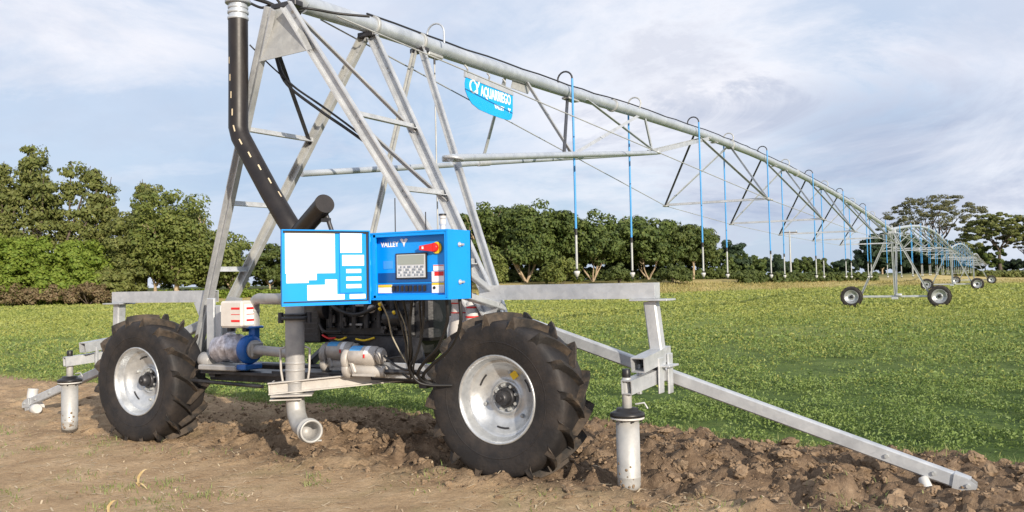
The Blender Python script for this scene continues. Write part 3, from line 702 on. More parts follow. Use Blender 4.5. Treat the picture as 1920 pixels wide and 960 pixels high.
for z, r in ((4.08, .115), (4.03, .09), (3.985, .094), (3.93, .093)): mb.cyl((-.50, -.30, z), (-.50, -.30, z+.028), r, 28, ch=.004)
mb.cyl((-.50, -.30, 3.9), (-.50, -.30, 4.15), .083, 24)
mb.tube(spline([(-.50, -.30, 4.12), (-.50, -.30, 4.32), (-.40, -.28, 4.45), (-.22, -.2, 4.44), (-.08, -.14, 4.30), (-.02, -.08, 4.14), (0, .02, 4.075)], 5), .083, 24)
mb.build('inlet_elbow', GALVP, cart)
mb = MB(); ax = Vector((.56, -.35, .12)).normalized()
p0 = Vector((.20, -.30, 1.95)); p1 = Vector((.76, -.58, 2.165)); mb.tube([p0, p1], .077, 28); mb.tube([p1-(p1-p0).normalized()*.02, p1+(p1-p0).normalized()*.006], .080, 28)
mb.build('capped_branch_pipe', HOSE, riser)
MB().cyl((.72, -.52, 2.09), (.80, -.50, 1.86), .018, 10).box((.72, -.52, 2.04), (.07, .04, .03)).build('valve_lever', DKSTEEL, riser)
mb = MB(); mb.cyl((.16, -.30, .62), (.16, -.30, 1.95), .080, 32)
for z in (.80, .86, .70): mb.cyl((.16, -.30, z-.012), (.16, -.30, z+.012), .084, 32, ch=.004)
manif = mb.build('manifold_pipe', GREYM, cart)
mb = MB(); mb.cyl((.16, -.30, 1.225), (.16, -.30, 1.255), .112, 32, ch=.004); mb.cyl((.16, -.30, 1.26), (.16, -.30, 1.28), .098, 32, ch=.004)
for a in (0, math.pi): d = Vector((math.cos(a+.55), math.sin(a+.55), 0)); mb.cyl(Vector((.16, -.30, 1.20))+d*.118, Vector((.16, -.30, 1.29))+d*.118, .024, 10)
mb.build('coupling_clamp', DKSTEEL, manif)
mb = MB()
for sx_ in (-1, 1):
    d = Vector((math.cos(.55), math.sin(.55), 0))*sx_
    b = Vector((.16, -.30, 0))+d*.105
    mb.tube([b+Vector((0, 0, .70)), b+Vector((0, 0, .80))+d*.015, b+Vector((0, 0, .98))+d*.02, b+Vector((0, 0, .995))-d*.02], .010, 8)
split(mb, 'clamp_bracket', BEIGEM, manif)
mb = MB(); el = spline([(.16, -.30, .62), (.16, -.30, .52), (.19, -.315, .42), (.28, -.365, .35), (.39, -.425, .335), (.48, -.475, .335)], 6)
mb.tube(el, .078, 28, caps=False); mb.build('drain_elbow', ROLLM, cart)
c0 = el[-1]; dd = (el[-1]-el[-3]).normalized()
mb = MB(); mb.lathe([(.078, -.03), (.098, -.028), (.100, -.02), (.100, -.008), (.086, -.004), (.088, .04), (.094, .046), (.094, .056), (.080, .056), (.074, .045), (.074, -.05)], c0, dd, 36)
mb.tube([c0-Vector((0, 0, .085)), c0-Vector((0, 0, .09))+dd.cross(Vector((0, 0, 1)))*-.10], .009, 8)
mb.build('elbow_coupling', ROLLM, cart)
MB().lathe([(.0, -.14), (.074, -.14), (.074, .0)], c0, dd, 28).build('elbow_bore', GREYM, cart)
# front bracket carrying the manifold
mb = MB(); A_, B_ = Vector((.02, -.47, .655)), Vector((.98, .30, .735)); mb.chan(A_, B_, .10, .05, (.45, -.9, 0), t=.01)
mb.box((.16, -.33, .60), (.34, .30, .012), Matrix.Rotation(.67, 3, 'Z')); mb.box((.12, -.36, .565), (.26, .22, .01), Matrix.Rotation(.67, 3, 'Z'))
mb.box((.0, -.40, .655), (.012, .17, .10), Matrix.Rotation(.67, 3, 'Z'))
mb.build('manifold_bracket', BEIGEM, cart)
mb = MB(); mb.box((-.02, -.16, .79), (.05, .04, .24), ch=.004).box((.06, -.14, .79), (.03, .03, .22), ch=.004); split(mb, 'bracket_post', BEIGEM, cart)
mb = MB(); mb.beam((-1.30, .10, .71), (.30, .12, .71), .30, .03).beam((-1.3, .1, .66), (-.2, .1, .66), .07, .08).beam((-.4, .12, .72), (1.9, .30, .72), .30, .05).beam((-1.2, .0, .70), (-1.2, .45, .70), .08, .08).beam((-.3, .0, .70), (-.3, .45, .70), .08, .08).beam((1.2, .1, .68), (1.2, .45, .68), .08, .08)
mb.tube([(-1.5, -.02, .62), (-.5, -.03, .60)], .018, 8); mb.build('deck_frame', DKSTEEL, cart)
mb = MB(); mb.box((1.05, .02, .79), (.62, .03, .13), ch=.006).box((1.35, .15, .76), (.5, .04, .05), ch=.006); mb.build('deck_side_plate', GALV, cart)

# two gear motors with drive shafts
def gear_motor(loc, rz, label):
    t = thing('gear_motor', label, 'gear motor', loc, rz, 'gear motors on the cart deck')
    MB().cyl((-.13, 0, .16), (.13, 0, .16), .082, 28, ch=.016).build('motor_body', mat('bare_motor_casting', (.42, .39, .36), .5, .2, (.56, .52, .48), 12, 5, bump=.1), t)
    split(MB().cyl((.13, 0, .16), (.185, 0, .16), .070, 24, ch=.018).cyl((-.185, 0, .13), (-.13, 0, .13), .098, 24, ch=.01), 'end_bell', BEIGEM, t)
    MB().cyl((-.16, 0, .05), (.20, 0, .03), .050, 20, ch=.008).cyl((-.19, 0, .05), (-.13, 0, .05), .080, 20, ch=.01).box((-.10, -.01, .09), (.04, .10, .16), Matrix.Rotation(-.4, 3, 'Y'), ch=.01).box((.02, 0, .005), (.22, .12, .02)).build('gearbox', BEIGEM, t)
    MB().cyl((.19, 0, .03), (.62, .05, .03), .022, 12).build('drive_shaft', DKSTEEL, t)
    vs = []; n = 7
    mb = MB()
    for i in range(n):
        a = R(35+i*15); vs += [(-.11, -math.cos(a)*.0835, .16+math.sin(a)*.0835), (.0, -math.cos(a)*.0835, .16+math.sin(a)*.0835)]
    mb.add(vs, [(2*i, 2*i+1, 2*i+3, 2*i+2) for i in range(n-1)], True); mb.build('blue_label', PBLUE, t)
    vs = []; mb = MB()
    for i in range(n):
        a = R(15+i*12); vs += [(.035, -math.cos(a)*.0835, .16+math.sin(a)*.0835), (.075, -math.cos(a)*.0835, .16+math.sin(a)*.0835)]
    mb.add(vs, [(2*i, 2*i+1, 2*i+3, 2*i+2) for i in range(n-1)], True); mb.build('white_label', WHITE, t)
    MB().box((.045, -.088, .165), (.014, .003, .030)).build('red_mark', RED, t)
    return t
gear_motor((.74, -.08, .755), .12, 'beige gear motor with a blue label, the front one, farther right of the manifold pipe')
gear_motor((.26, .18, .765), .1, 'beige gear motor with a blue label, partly hidden just behind the vertical manifold pipe')

# pump set
pump = thing('water_pump', 'blue centrifugal pump with a foil wrapped motor and grey pipes, left of the manifold pipe', 'water pump', (-.72, .02, .74))
MB().lathe([(.0, -.05), (.09, -.055), (.120, -.045), (.134, -.02), (.136, .02), (.125, .045), (.10, .055), (.0, .055)], (0, 0, .19), (1, 0, 0), 40).box((.0, .06, .33), (.08, .10, .16), ch=.02).cyl((0, .06, .385), (0, .06, .405), .088, 24, ch=.004).box((0, .0, .03), (.12, .22, .05), ch=.01).build('volute', BLUEPU, pump)
MB().lathe([(.06, .05), (.088, .055), (.088, .085), (.05, .09)], (0, 0, .19), (1, 0, 0), 28).cyl((.06, 0, .19), (.82, -.26, .19), .044, 24).box((.10, 0, .19), (.03, .15, .14), ch=.02).build('suction_pipe', GREYM, pump)
MB().tube(spline([(0, .06, .40), (0, .06, .56), (.02, .05, .625), (.09, .03, .66), (.25, -.05, .66), (.60, -.18, .66), (.84, -.28, .66)], 6), .05, 22).cyl((0, .06, .54), (0, .06, .56), .056, 22).build('discharge_pipe', GREYM, pump)
mb = MB(); mb.tube([(-.06, 0, .19), (-.10, 0, .19), (-.15, 0, .20), (-.20, .01, .20), (-.27, .0, .21), (-.33, .01, .20), (-.40, .01, .18), (-.46, .02, .17), (-.50, .02, .16)], [.08, .118, .135, .120, .138, .118, .125, .085, .04], 26)
mo = mb.build('motor', FOIL, pump)
for v in mo.data.vertices:
    k_ = 1+.14*float(fbm(np.array([v.co.x*3+v.co.y]), np.array([v.co.z*3-v.co.y*2]), 4., 3, 5)[0]); v.co.y *= k_; v.co.z = .19+(v.co.z-.19)*k_
MB().box((-.3, .0, .02), (.5, .26, .05), ch=.01).cyl((-.62, -.02, .09), (-.48, -.02, .07), .07, 18, ch=.02).build('motor_base', GREYM, pump)
sb = thing('switch_box', 'cream painted switch box with red printed stickers mounted above the pump motor', 'switch box', (-.86, .02, 1.140))
MB().box((0.025, 0, .12), (.29, .24, .25), ch=.018).build('housing', CREAM, sb)
split(MB().box((-.10, .0, -.02), (.05, .05, .05)).box((.10, .0, -.02), (.05, .05, .05)), 'mounting_foot', DKSTEEL, sb)
MB().box((.172, .0, .12), (.002, .17, .19)).build('white_label', WHITE, sb)
mb = MB()
for dz, hh in ((.055, .02), (-.0, .006), (-.055, .018)): mb.box((.1745, .0, .12+dz), (.002, .13, hh))
for dz, hh in ((.055, .02), (.0, .006), (-.06, .02)): mb.box((.09, -.1215, .12+dz), (.11, .002, hh))
mb.build('red_print', RED, sb)
tank = thing('header_tank', 'cream tapered tank with red bands behind the cables, left of the large near wheel', 'tank', (1.40, .40, 1.02))
MB().lathe([(.0, 0), (.105, .0), (.112, .02), (.104, .10), (.085, .24), (.078, .30), (.085, .33), (.082, .38), (.06, .42), (.0, .425)], axis=(0, 0, 1), n=32).build('tank_body', CREAM, tank)
mb = MB()
for z, r in ((.235, .0885), (.315, .084)): mb.lathe([(r, z), (r+.001, z+.01)], axis=(0, 0, 1), n=32)
mb.build('red_band', RED, tank)
MB().cyl((0, 0, -.14), (0, 0, .02), .06, 18).box((0, 0, -.09), (.30, .2, .03)).build('tank_stand', DKSTEEL, tank)
tk2 = thing('fuel_filter', 'small cream filter bowl with a red ring beside the tank and the cabinet', 'filter', (1.58, .30, 1.10))
MB().lathe([(.0, .0), (.045, .0), (.055, .03), (.058, .15), (.05, .22), (.045, .25), (.0, .26)], axis=(0, 0, 1), n=24).build('bowl', WPL, tk2)
MB().lathe([(.060, .12), (.060, .135)], axis=(0, 0, 1), n=24).lathe([(.056, .20), (.055, .215)], axis=(0, 0, 1), n=24).build('red_ring', RED, tk2)
MB().cyl((0, 0, -.20), (0, 0, .01), .02, 10).build('filter_stem', DKSTEEL, tk2)

# engine
eng = thing('diesel_engine', 'black diesel engine with belts and wiring slung under the blue cabinet', 'engine', (.46, .45, .80))
MB().box((-.60, .0, .48), (.26, .52, .58), ch=.012).build('radiator', ENG, eng)
mb = MB()
for i in range(9): mb.box((-.60, -.262, .27+i*.05), (.22, .004, .012))
mb.build('radiator_fin', DKSTEEL, eng)
mb = MB(); mb.box((.05, .0, .45), (1.0, .42, .40), ch=.02).box((.05, -.02, .70), (.8, .34, .16), ch=.03).box((.62, 0, .42), (.20, .36, .40), ch=.03)
for i in range(6): mb.cyl((-.35+i*.14, -.24, .33), (-.35+i*.14, -.24, .58), .028, 10)
for i in range(5): mb.box((-.30+i*.17, -.22, .66), (.09, .08, .05), ch=.01)
mb.cyl((.30, -.26, .42), (.48, -.26, .42), .075, 18, ch=.01).cyl((-.42, -.25, .50), (-.36, -.25, .50), .095, 20).cyl((-.30, -.28, .62), (.1, -.26, .62), .024, 10)
mb.tube(spline([(-.4, -.28, .62), (-.2, -.33, .5), (.0, -.30, .45), (.25, -.32, .52)], 6), .018, 8)
mb.build('engine_block', ENG, eng)
rq = random.Random(5); mb = MB()
for _ in range(60):
    x_, z_ = rq.uniform(-.44, .68), rq.uniform(.27, .72)
    if rq.random() < .5: mb.cyl((x_, -.235, z_), (x_, -.262, z_), rq.uniform(.006, .013), 6)
    else: mb.box((x_, -.236, z_), (rq.uniform(.02, .09), rq.uniform(.02, .05), rq.uniform(.012, .05)), ch=.004)
o_ = mb.build('engine_fitting', mat('worn_engine_steel', (.02, .02, .022), .35, .5, (.10, .10, .105), 18, 4), eng); o_['kind'] = 'stuff'
for k, (p, q_) in enumerate((((-.48, -.25, .66), (-.1, -.30, .70)), ((.1, -.28, .68), (.55, -.26, .62)), ((-.46, -.26, .36), (-.2, -.27, .30)))):
    MB().tube(spline([p, ((p[0]+q_[0])/2, -.34, (p[2]+q_[2])/2-.03), q_], 6), .015, 10).build('coolant_hose', HOSE, eng)
mb = MB(); mb.prism([(-.42, .26), (.60, .26), (.56, .10), (.46, .0), (-.30, .0), (-.38, .10)], 'y', -.20, .20).build('oil_pan', ENG, eng)
mb = MB(); mb.prism([(.12, .25), (.62, .25), (.70, -.02), (.02, -.02)], 'y', -.235, -.205).build('guard_plate', DKSTEEL, eng)
for x0_, x1_, m_ in ((-.05, .16, YEL), (-.30, -.16, YEL)): MB().tube(spline([(x0_, -.25, .232), ((x0_+x1_)/2, -.262, .222), (x1_, -.25, .246)], 5), .009, 8).build('yellow_strap', m_, eng)
MB().tube(spline([(-.44, -.25, .262), (-.36, -.262, .235), (-.28, -.255, .238)], 5), .010, 8).build('red_cable', RED, eng)
for p in ((.30, -.34, .53), (.30, -.34, .49), (.45, -.34, .46)): MB().cyl(Vector(p), Vector(p)+Vector((.004, -.02, .02)), .013, 12, ch=.003).build('yellow_cap', YEL, eng)
MB().lathe([(.0, -.01), (.034, -.008), (.036, .0), (.0, .01)], (.17, -.30, .50), (.5, -.8, .1), 20).build('gauge', BEIGEM, eng)
MB().box((-.08, -.25, .15), (.11, .01, .09), ch=.003).build('name_plate_frame', BEIGEM, eng); MB().box((-.08, -.257, .15), (.075, .004, .055)).build('name_plate', mat('brass_plate', (.45, .33, .10), .4, .5), eng)
for k, z in ((0, .36), (1, .44), (2, .53)): MB().box((-.05+.02*k, -.245, z), (.14, .02, .018), ch=.003).build('hose_bracket', GREYM, eng)

# ------------------------------------------------------------------ control cabinet
def text_obj(name, body, size, m, parent, M, bold=.0, ext=.001, align='LEFT', xs=1.):
    cu = bpy.data.curves.new(name, 'FONT'); cu.body = body; cu.size = size; cu.extrude = ext; cu.offset = bold; cu.align_x = align; cu.resolution_u = 3
    t = bpy.data.objects.new(name, cu); COL.objects.link(t)
    dg = bpy.context.evaluated_depsgraph_get(); dg.update(); me = bpy.data.meshes.new_from_object(t.evaluated_get(dg)); bpy.data.objects.remove(t)
    for v in me.vertices: v.co.x *= xs
    me.materials.clear(); me.materials.append(m)
    o = bpy.data.objects.new(name, me); COL.objects.link(o); o.parent = parent; o.matrix_local = M; return o
cab = thing('control_cabinet', 'bright blue control cabinet with its door open showing keypad, red switch and paper notices', 'control cabinet', (1.43, -.85, 1.40))
CW, CH, CD = .69, .49, .30
# local x = right, y = away, z = up; front face at y=0
mb = MB(); t_ = .012
mb.box((CW/2, CD-.006, CH/2), (CW, t_, CH)).box((CW/2, CD/2, CH-.006), (CW-.002, CD-.002, t_)).box((CW/2, CD/2, .006), (CW-.002, CD-.002, t_)).box((.006, CD/2, CH/2), (t_, CD, CH-.003)).box((CW-.006, CD/2, CH/2), (t_, CD, CH-.003))
mb.box((.030, .012, CH/2), (.040, .014, CH-.03)).box((CW-.020, .012, CH/2), (.022, .014, CH-.03)).box((CW/2, .012, CH-.022), (CW-.06, .014, .022)).box((CW/2, .012, .022), (CW-.06, .014, .022))
case = mb.build('cabinet_case', BLUE, cab)
PY = .075   # recessed inner panel
MB().box((CW/2, PY+.006, CH/2), (CW-.03, .010, CH-.03)).build('inner_panel', BLUEP, cab)
def pl(name, u0, u1, v0, v1, m, d=.0, th=.003, parent=None):     # u,v fractions, v from the top
    u0 -= .072; u1 -= .072
    return MB().box((CW*(u0+u1)/2, PY-d-th/2, CH*(1-(v0+v1)/2)), (CW*(u1-u0), th, CH*(v1-v0))).build(name, m, parent or cab)
pl('navy_band', .10, .96, .60, .745, NAVY, .0)
pl('switch_strip', .10, .96, .765, .90, NAVY, .0)
for i, u in enumerate((.30, .35, .41, .47, .52, .58, .64, .70)):
    pl('toggle_switch', u, u+.028, .79, .875, BLACK, .003, .012)
scr = pl('display_frame', .345, .745, .315, .695, BLACK, .003, .008)
pl('display_screen', .362, .728, .335, .675, mat('display_bezel', (.52, .54, .56), .3), .011, .003)
pl('lcd_glass', .375, .715, .345, .485, LCD, .014, .002)
for r_ in range(4):
    for c_, u in enumerate((.385, .408, .455, .478, .501, .524, .565, .588, .620, .643, .666, .689)):
        pl('key', u, u+.017, .505+r_*.04, .533+r_*.04, KEYD if (c_+r_) % 3 else KEY, .014, .003)
pl('pale_print', .17, .30, .42, .54, mat('pale_panel_print', (.05, .30, .72), .4), .0, .002)
pl('warning_sticker', .10, .285, .775, .90, WHITE, .003, .002); pl('sticker_stripe', .102, .283, .777, .815, YEL, .0052, .001)
pl('warning_sticker', .82, .955, .50, .585, WHITE, .0032, .002); pl('sticker_stripe', .825, .95, .505, .515, RED, .0054, .001)
pl('warning_sticker', .80, .955, .595, .745, WHITE, .0036, .002); pl('sticker_stripe', .835, .95, .598, .66, RED, .0056, .001)
pl('warning_sticker', .80, .955, .757, .905, WHITE, .004, .002); pl('sticker_stripe', .802, .953, .759, .79, YEL, .0062, .001); pl('sticker_stripe', .885, .95, .80, .90, KEY, .0062, .001)
MB().cyl((CW*.76, PY-.006, CH*.17), (CW*.76, PY-.010, CH*.17), .011, 14).build('lock_hole', BLACK, cab)
kb = MB().cyl((CW*.80, PY, CH*.745), (CW*.80, PY-.014, CH*.745), .043, 28, ch=.003).build('switch_plate', YEL, cab)
mb = MB(); mb.cyl((CW*.785, PY-.010, CH*.75), (CW*.785, PY-.040, CH*.75), .032, 28, ch=.006)
mb.add([(CW*.785-.005, PY-.045, CH*.75+.028), (CW*.615, PY-.045, CH*.75+.014), (CW*.615, PY-.045, CH*.75-.014), (CW*.785-.005, PY-.045, CH*.75-.028), (CW*.785-.005, PY-.022, CH*.75+.028), (CW*.615, PY-.022, CH*.75+.014), (CW*.615, PY-.022, CH*.75-.014), (CW*.785-.005, PY-.022, CH*.75-.028)],
       [(0, 1, 2, 3), (4, 7, 6, 5), (0, 4, 5, 1), (1, 5, 6, 2), (2, 6, 7, 3), (3, 7, 4, 0)])
mb.build('rotary_switch', RED, cab)
MB().box((CW*.66, PY-.0465, CH*.75), (.014, .002, .018)).build('switch_print', WHITE, cab)
RX = Matrix.Rotation(R(90), 4, 'X')
text_obj('lettering', 'VALLEY', .052, WLET, cab, Matrix.Translation((CW*.07, PY-.002, CH*.79)) @ RX, .0014, .0012, xs=.92)
def vee(parent, M, s, m, name='emblem'):     # the winged V mark beside the name
    mb = MB(); mb.prism([(-1, .80), (-.55, 1.0), (-.08, .75), (-.08, .25), (-.30, .05), (-.62, .25)], 'z', -.02, .02).prism([(1, .80), (.55, 1.0), (.08, .75), (.08, .25), (.30, .05), (.62, .25)], 'z', -.02, .02).prism([(-.28, .02), (0, .28), (.28, .02), (0, -.8)], 'z', -.02, .02)
    o = mb.build(name, m, parent); o.matrix_local = M @ Matrix.Diagonal((s, s, s, 1)); return o
vee(cab, Matrix.Translation((CW*.375, PY-.002, CH*.835)) @ RX, .035, WLET)
for z in (.12, .385):
    mb = MB(); mb.cyl((CW, .14, z), (CW+.012, .14, z), .018, 14, ch=.003).box((CW+.016, .155, z), (.010, .055, .016), ch=.003).build('latch', GALV, cab)
# gland plate stub and cabinet bracket
MB().beam((CW*.5, CD+.0, .10), (CW*.5, CD+1.00, -.10), .08, .05).beam((CW*.5, CD, .40), (CW*.4, CD+.92, .05), .05, .05).build('cabinet_bracket', GALV, cab)
MB().cyl((CW-.12, .12, CH), (CW-.12, .12, CH+.035), .020, 12).cyl((CW-.12, .12, CH+.035), (CW-.12, .12, CH+.085), .026, 14, r1=.022, ch=.006).cyl((CW-.12, .12, CH+.085), (CW-.12, .12, CH+.105), .024, 14).build('beacon', WPL, cab)
MB().cyl((CW-.12, .12, CH+.105), (CW-.12, .12, CH+.118), .028, 14).build('beacon_cap', BLACK, cab)
for x_ in (.02, .30): MB().cyl((x_+.05, .22, CH), (x_+.05, .22, CH+.27 if x_ < .1 else CH+.15), .004, 6).build('antenna', BLACK, cab)
# the open door, hinged on the left edge of the case
DW, DH = .655, .535
dz0 = -.025
dv = Vector((-.31, -.575, 0)).normalized()
Md = Matrix((( dv.x, -dv.y, 0, 0), (dv.y, dv.x, 0, 0), (0, 0, 1, dz0), (0, 0, 0, 1)))   # local x = away from hinge, local y = outward side, z up
# inside face of the door looks towards local -y or +y: pick the one that faces the camera
inn = Vector((-dv.y, dv.x, 0)); camv = Vector((CAM[0]-1.4, CAM[1]+.8, 0))
sg = 1 if inn.dot(camv) > 0 else -1
mb = MB(); mb.box((DW/2, -sg*.012, DH/2), (DW, .004, DH))
for c, s_ in (((DW/2, 0, .004), (DW, .028, .008)), ((DW/2, 0, DH-.004), (DW, .028, .008)), ((.004, 0, DH/2), (.008, .028, DH-.018)), ((DW-.004, 0, DH/2), (.008, .028, DH-.018))): mb.box(c, s_)
door = mb.build('cabinet_door', BLUE, cab); door.matrix_local = Md
def dpl(name, U0, U1, V0, V1, m, d=0., th=.002):     # U from the free (left) edge, V from top, fractions
    return MB().box((DW*(1-(U0+U1)/2), sg*(-.010+d+th/2), DH*(1-(V0+V1)/2)), (DW*(U1-U0), th, DH*(V1-V0))).build(name, m, door)
dpl('door_gasket', .02, .99, .010, .042, BLACK, 0, .010); dpl('door_gasket', .02, .985, .942, .958, BLACK, 0, .006); dpl('door_gasket', .965, .985, .03, .945, BLACK, 0, .006)
dpl('notice_sheet', .045, .60, .035, .575, WHITE, .0)
dpl('notice_sheet', .055, .30, .585, .70, WHITE, .0004); dpl('notice_sheet', .28, .39, .575, .665, WHITE, .0008)
dpl('notice_sheet', .285, .62, .73, .93, WHITE, .0002); dpl('notice_sheet', .485, .62, .66, .75, WHITE, .0006); dpl('notice_sheet', .60, .705, .86, .93, WHITE, .001)
dpl('document_pocket', .65, .925, .04, .845, BLUE, .0, .012)
dpl('notice_sheet', .655, .905, .045, .305, WHITE, .0125); dpl('notice_sheet', .675, .93, .335, .48, WHITE, .0125)
for k in range(3): dpl('notice_sheet', .72, .895, .525+k*.102, .578+k*.102, WHITE, .0125)
dpl('notice_sheet', .765, .95, .865, .925, WHITE, .0002)
dpl('printed_line', .06, .29, .600, .603, KEYD, .0026, .0008); dpl('printed_line', .06, .29, .635, .638, KEY, .0026, .0008)
PL = mat('faint_print', (.62, .60, .56), .6)
for k in range(9): dpl('printed_line', .30, .30+.17*(.6+.4*((k*37) % 10)/10), .75+k*.019, .754+k*.019, PL, .0026, .0006)
for k in range(5): dpl('printed_line', .06, .27, .60+k*.019, .6035+k*.019, PL, .003, .0006)
for k in range(12): dpl('printed_line', .07, .57-.2*((k*53) % 7)/7, .07+k*.040, .0725+k*.040, mat('very_faint_print', (.80, .80, .79), .6) if k == 0 else bpy.data.materials['very_faint_print'], .0022, .0005)
for z in (.09, .28, .45): MB().cyl((-.004, sg*.004, z), (-.004, sg*.004, z+.035), .007, 10).build('hinge', BLUE, door)
# cables below the cabinet
bunch = thing('cable_bundle', 'thick black cables looping from the cabinet bottom to the cart deck', 'cables', (1.9, -.6, .8))
def cab_t(name, pts, r, m, parent): return MB().tube(spline([Vector(p)-Vector((1.9, -.6, .8)) for p in pts], 7), r, 8).build(name, m, parent)
for pts, r in (([(2.00, -.70, 1.41), (1.98, -.66, 1.25), (1.82, -.55, 1.05), (1.60, -.42, .92), (1.48, -.34, .80), (1.55, -.2, .72), (1.75, .1, .74)], .013),
               ([(2.06, -.62, 1.41), (2.05, -.6, 1.22), (1.90, -.5, 1.04), (1.66, -.4, .90), (1.50, -.3, .78), (1.60, -.15, .70), (1.80, .15, .75)], .013),
               ([(1.80, -.70, 1.41), (1.72, -.6, 1.2), (1.56, -.45, 1.0), (1.45, -.4, .86), (1.50, -.33, .74), (1.70, -.2, .72)], .011),
               ([(1.70, -.70, 1.41), (1.60, -.6, 1.2), (1.50, -.45, 1.0), (1.43, -.36, .86), (1.46, -.25, .76), (1.30, -.05, .74)], .011),
               ([(1.60, -.68, 1.41), (1.56, -.55, 1.15), (1.46, -.42, .98), (1.40, -.35, .85), (1.20, -.25, .86), (.96, -.1, .92)], .010),
               ([(1.52, -.68, 1.41), (1.48, -.5, 1.1), (1.43, -.42, .95), (1.38, -.3, .78), (1.15, -.1, .78)], .010),
               ([(1.75, -.68, 1.41), (1.66, -.55, 1.1), (1.52, -.45, .9), (1.40, -.30, .80), (1.25, -.2, .92), (1.0, -.1, .90)], .008)):
    cab_t('cable', pts, r, CABLE, bunch)
for pts, r in (([(1.33, -.60, 1.38), (1.28, -.45, 1.25), (1.25, -.36, 1.10), (1.32, -.3, .92), (1.38, -.22, .78)], .006), ([(1.46, -.60, 1.38), (1.44, -.45, 1.2), (1.40, -.36, 1.0), (1.38, -.3, .8)], .004)):
    cab_t('string', pts, r, ROPE, bunch)
# hoses hanging inside the legs
hh = thing('hanging_cables', 'black cables drooping from the pipe head across the tower legs', 'cables', (-.3, 0, 3.6))
def hc(pts, r): MB().tube(spline([Vector(p)-Vector((-.3, 0, 3.6)) for p in pts], 7), r, 8).build('cable', CABLE, hh)
hc([(-.28, -.18, 4.05), (-.30, -.10, 3.85), (-.33, .0, 3.62), (-.20, .0, 3.36), (.20, .0, 3.07), (.48, .0, 2.89), (.66, .03, 2.76)], .014)
hc([(-.26, -.18, 4.05), (-.28, -.10, 3.85), (-.31, .0, 3.60), (-.18, .0, 3.38), (.22, .0, 3.11), (.50, .0, 2.92), (.68, .03, 2.78)], .010)
hc([(-.46, -.2, 3.72), (-.33, -.08, 3.54), (-.2, .0, 3.40), (.0, .0, 3.25), (.35, .0, 3.02), (.62, .0, 2.84), (.68, .03, 2.79)], .007)
hc([(-.20, -.16, 4.15), (-.10, -.10, 4.02), (.10, -.05, 4.0), (.25, .2, 3.99), (.45, .4, 3.98)], .012)
hc([(-.46, -.2, 4.11), (-.36, -.15, 4.06), (-.28, -.1, 4.08), (-.1, -.08, 4.02)], .012)
hc([(-.40, -.2, 4.14), (-.30, -.15, 4.10), (-.20, -.1, 4.05), (.02, -.05, 3.97)], .018)

# ------------------------------------------------------------------ first span
def pipe_z1(y): return float(np.interp(y, [-.5, 0, 1, 2.7, 5.4, 8, 11.7, 15, 20, 25, 29, 32.6, 37, 41.3], [4.05, 4.07, 4.11, 4.14, 4.21, 4.32, 4.43, 4.48, 4.46, 4.34, 4.20, 4.04, 3.83, 3.60]))
span = thing('irrigation_span', 'nearest and longest looking galvanised span with truss, from the cart to the first tower', 'irrigation span', (0, 0, 0))
MB().tube([(0, y, pipe_z1(y)) for y in list(np.arange(0, 41.5, .8))], .084, 26).build('pipe', GALVP, span)
for y in (1.0, 1.8, 7.0, 13.6, 20.2, 26.8, 33.4, 40.0):
    z = pipe_z1(y); MB().cyl((0, y-.02, z), (0, y+.02, z-.002), .105, 24, ch=.004).build('pipe_flange', GALVD, span)
mb = MB(); rr = random.Random(3); mb.tube([(.02+rr.uniform(-.015, .015), y, pipe_z1(y)+.094+rr.uniform(0, .014)) for y in np.arange(.9, 41, .45)], .011, 8); mb.build('power_cable', CABLE, span)
AR, AL, J = Vector((1.05, .8, 2.66)), Vector((-.85, .87, 2.67)), Vector((0, 8.8, 3.72))
MB().tube([AR, J+Vector((.05, 0, 0))], .037, 16).build('torque_tube', GALVP, span); MB().tube([AL, J-Vector((.05, 0, 0))], .034, 16).build('torque_tube', GALVP, span)
MB().cyl(AR+Vector((-.09, 0, .0)), AR+Vector((.02, .12, .0)), .028, 16).lathe([(.0, -.012), (.10, -.012), (.10, .012), (.0, .012)], AR+Vector((0, .05, .0)), (.1, .1, 1), 28).box(J, (.22, .14, .05), ch=.01).build('tube_bracket', GALV, span)
def strut(p0, p1, m=GALV, w=.045): MB().angle(p0, p1, w, (0, -1, .2), .007).build('truss_strut', m, span)
tR = lambda t: AR.lerp(J, t); tL = lambda t: AL.lerp(J, t)
strut((.05, 4.16, pipe_z1(4.16)-.06), tR(.45)); strut((.05, 5.9, pipe_z1(5.9)-.06), J+Vector((.05, -.15, 0))); strut((.04, 8.1, pipe_z1(8.1)-.06), tR(.455)); strut((.05, 8.35, pipe_z1(8.3)-.06), J)
strut((0, 5.45, pipe_z1(5.4)-.08), tR(.405), DKSTEEL, .05); strut((-.05, 3.75, pipe_z1(3.7)-.06), tL(.385)); strut((-.05, 5.6, pipe_z1(5.6)-.06), tL(.55)) if False else None
split(MB().tube([tR(.40), tR(.46)], .045, 12).tube([tL(.37), tL(.40)], .043, 12), 'tube_sleeve', GALV, span)
split(MB().prism([(3.85, pipe_z1(4)-.08), (4.35, pipe_z1(4.3)-.08), (4.25, pipe_z1(4)-.19), (3.80, pipe_z1(4)-.19)], 'x', -.02, -.012).box((0, 2.05, pipe_z1(2)-.10), (.10, .28, .04), ch=.01).box((0, 5.5, pipe_z1(5.5)-.10), (.12, .34, .03), ch=.006), 'pipe_bracket', GALVD, span)
for s_ in (-1, 1): MB().beam((s_*.10, 8.75, 3.74), (s_*.09, 11.75, pipe_z1(11.7)-.08), .012, .07).build('link_bar', GALV, span)
MB().box((0, 11.75, pipe_z1(11.7)-.07), (.24, .10, .03)).build('pipe_bracket', GALVD, span)
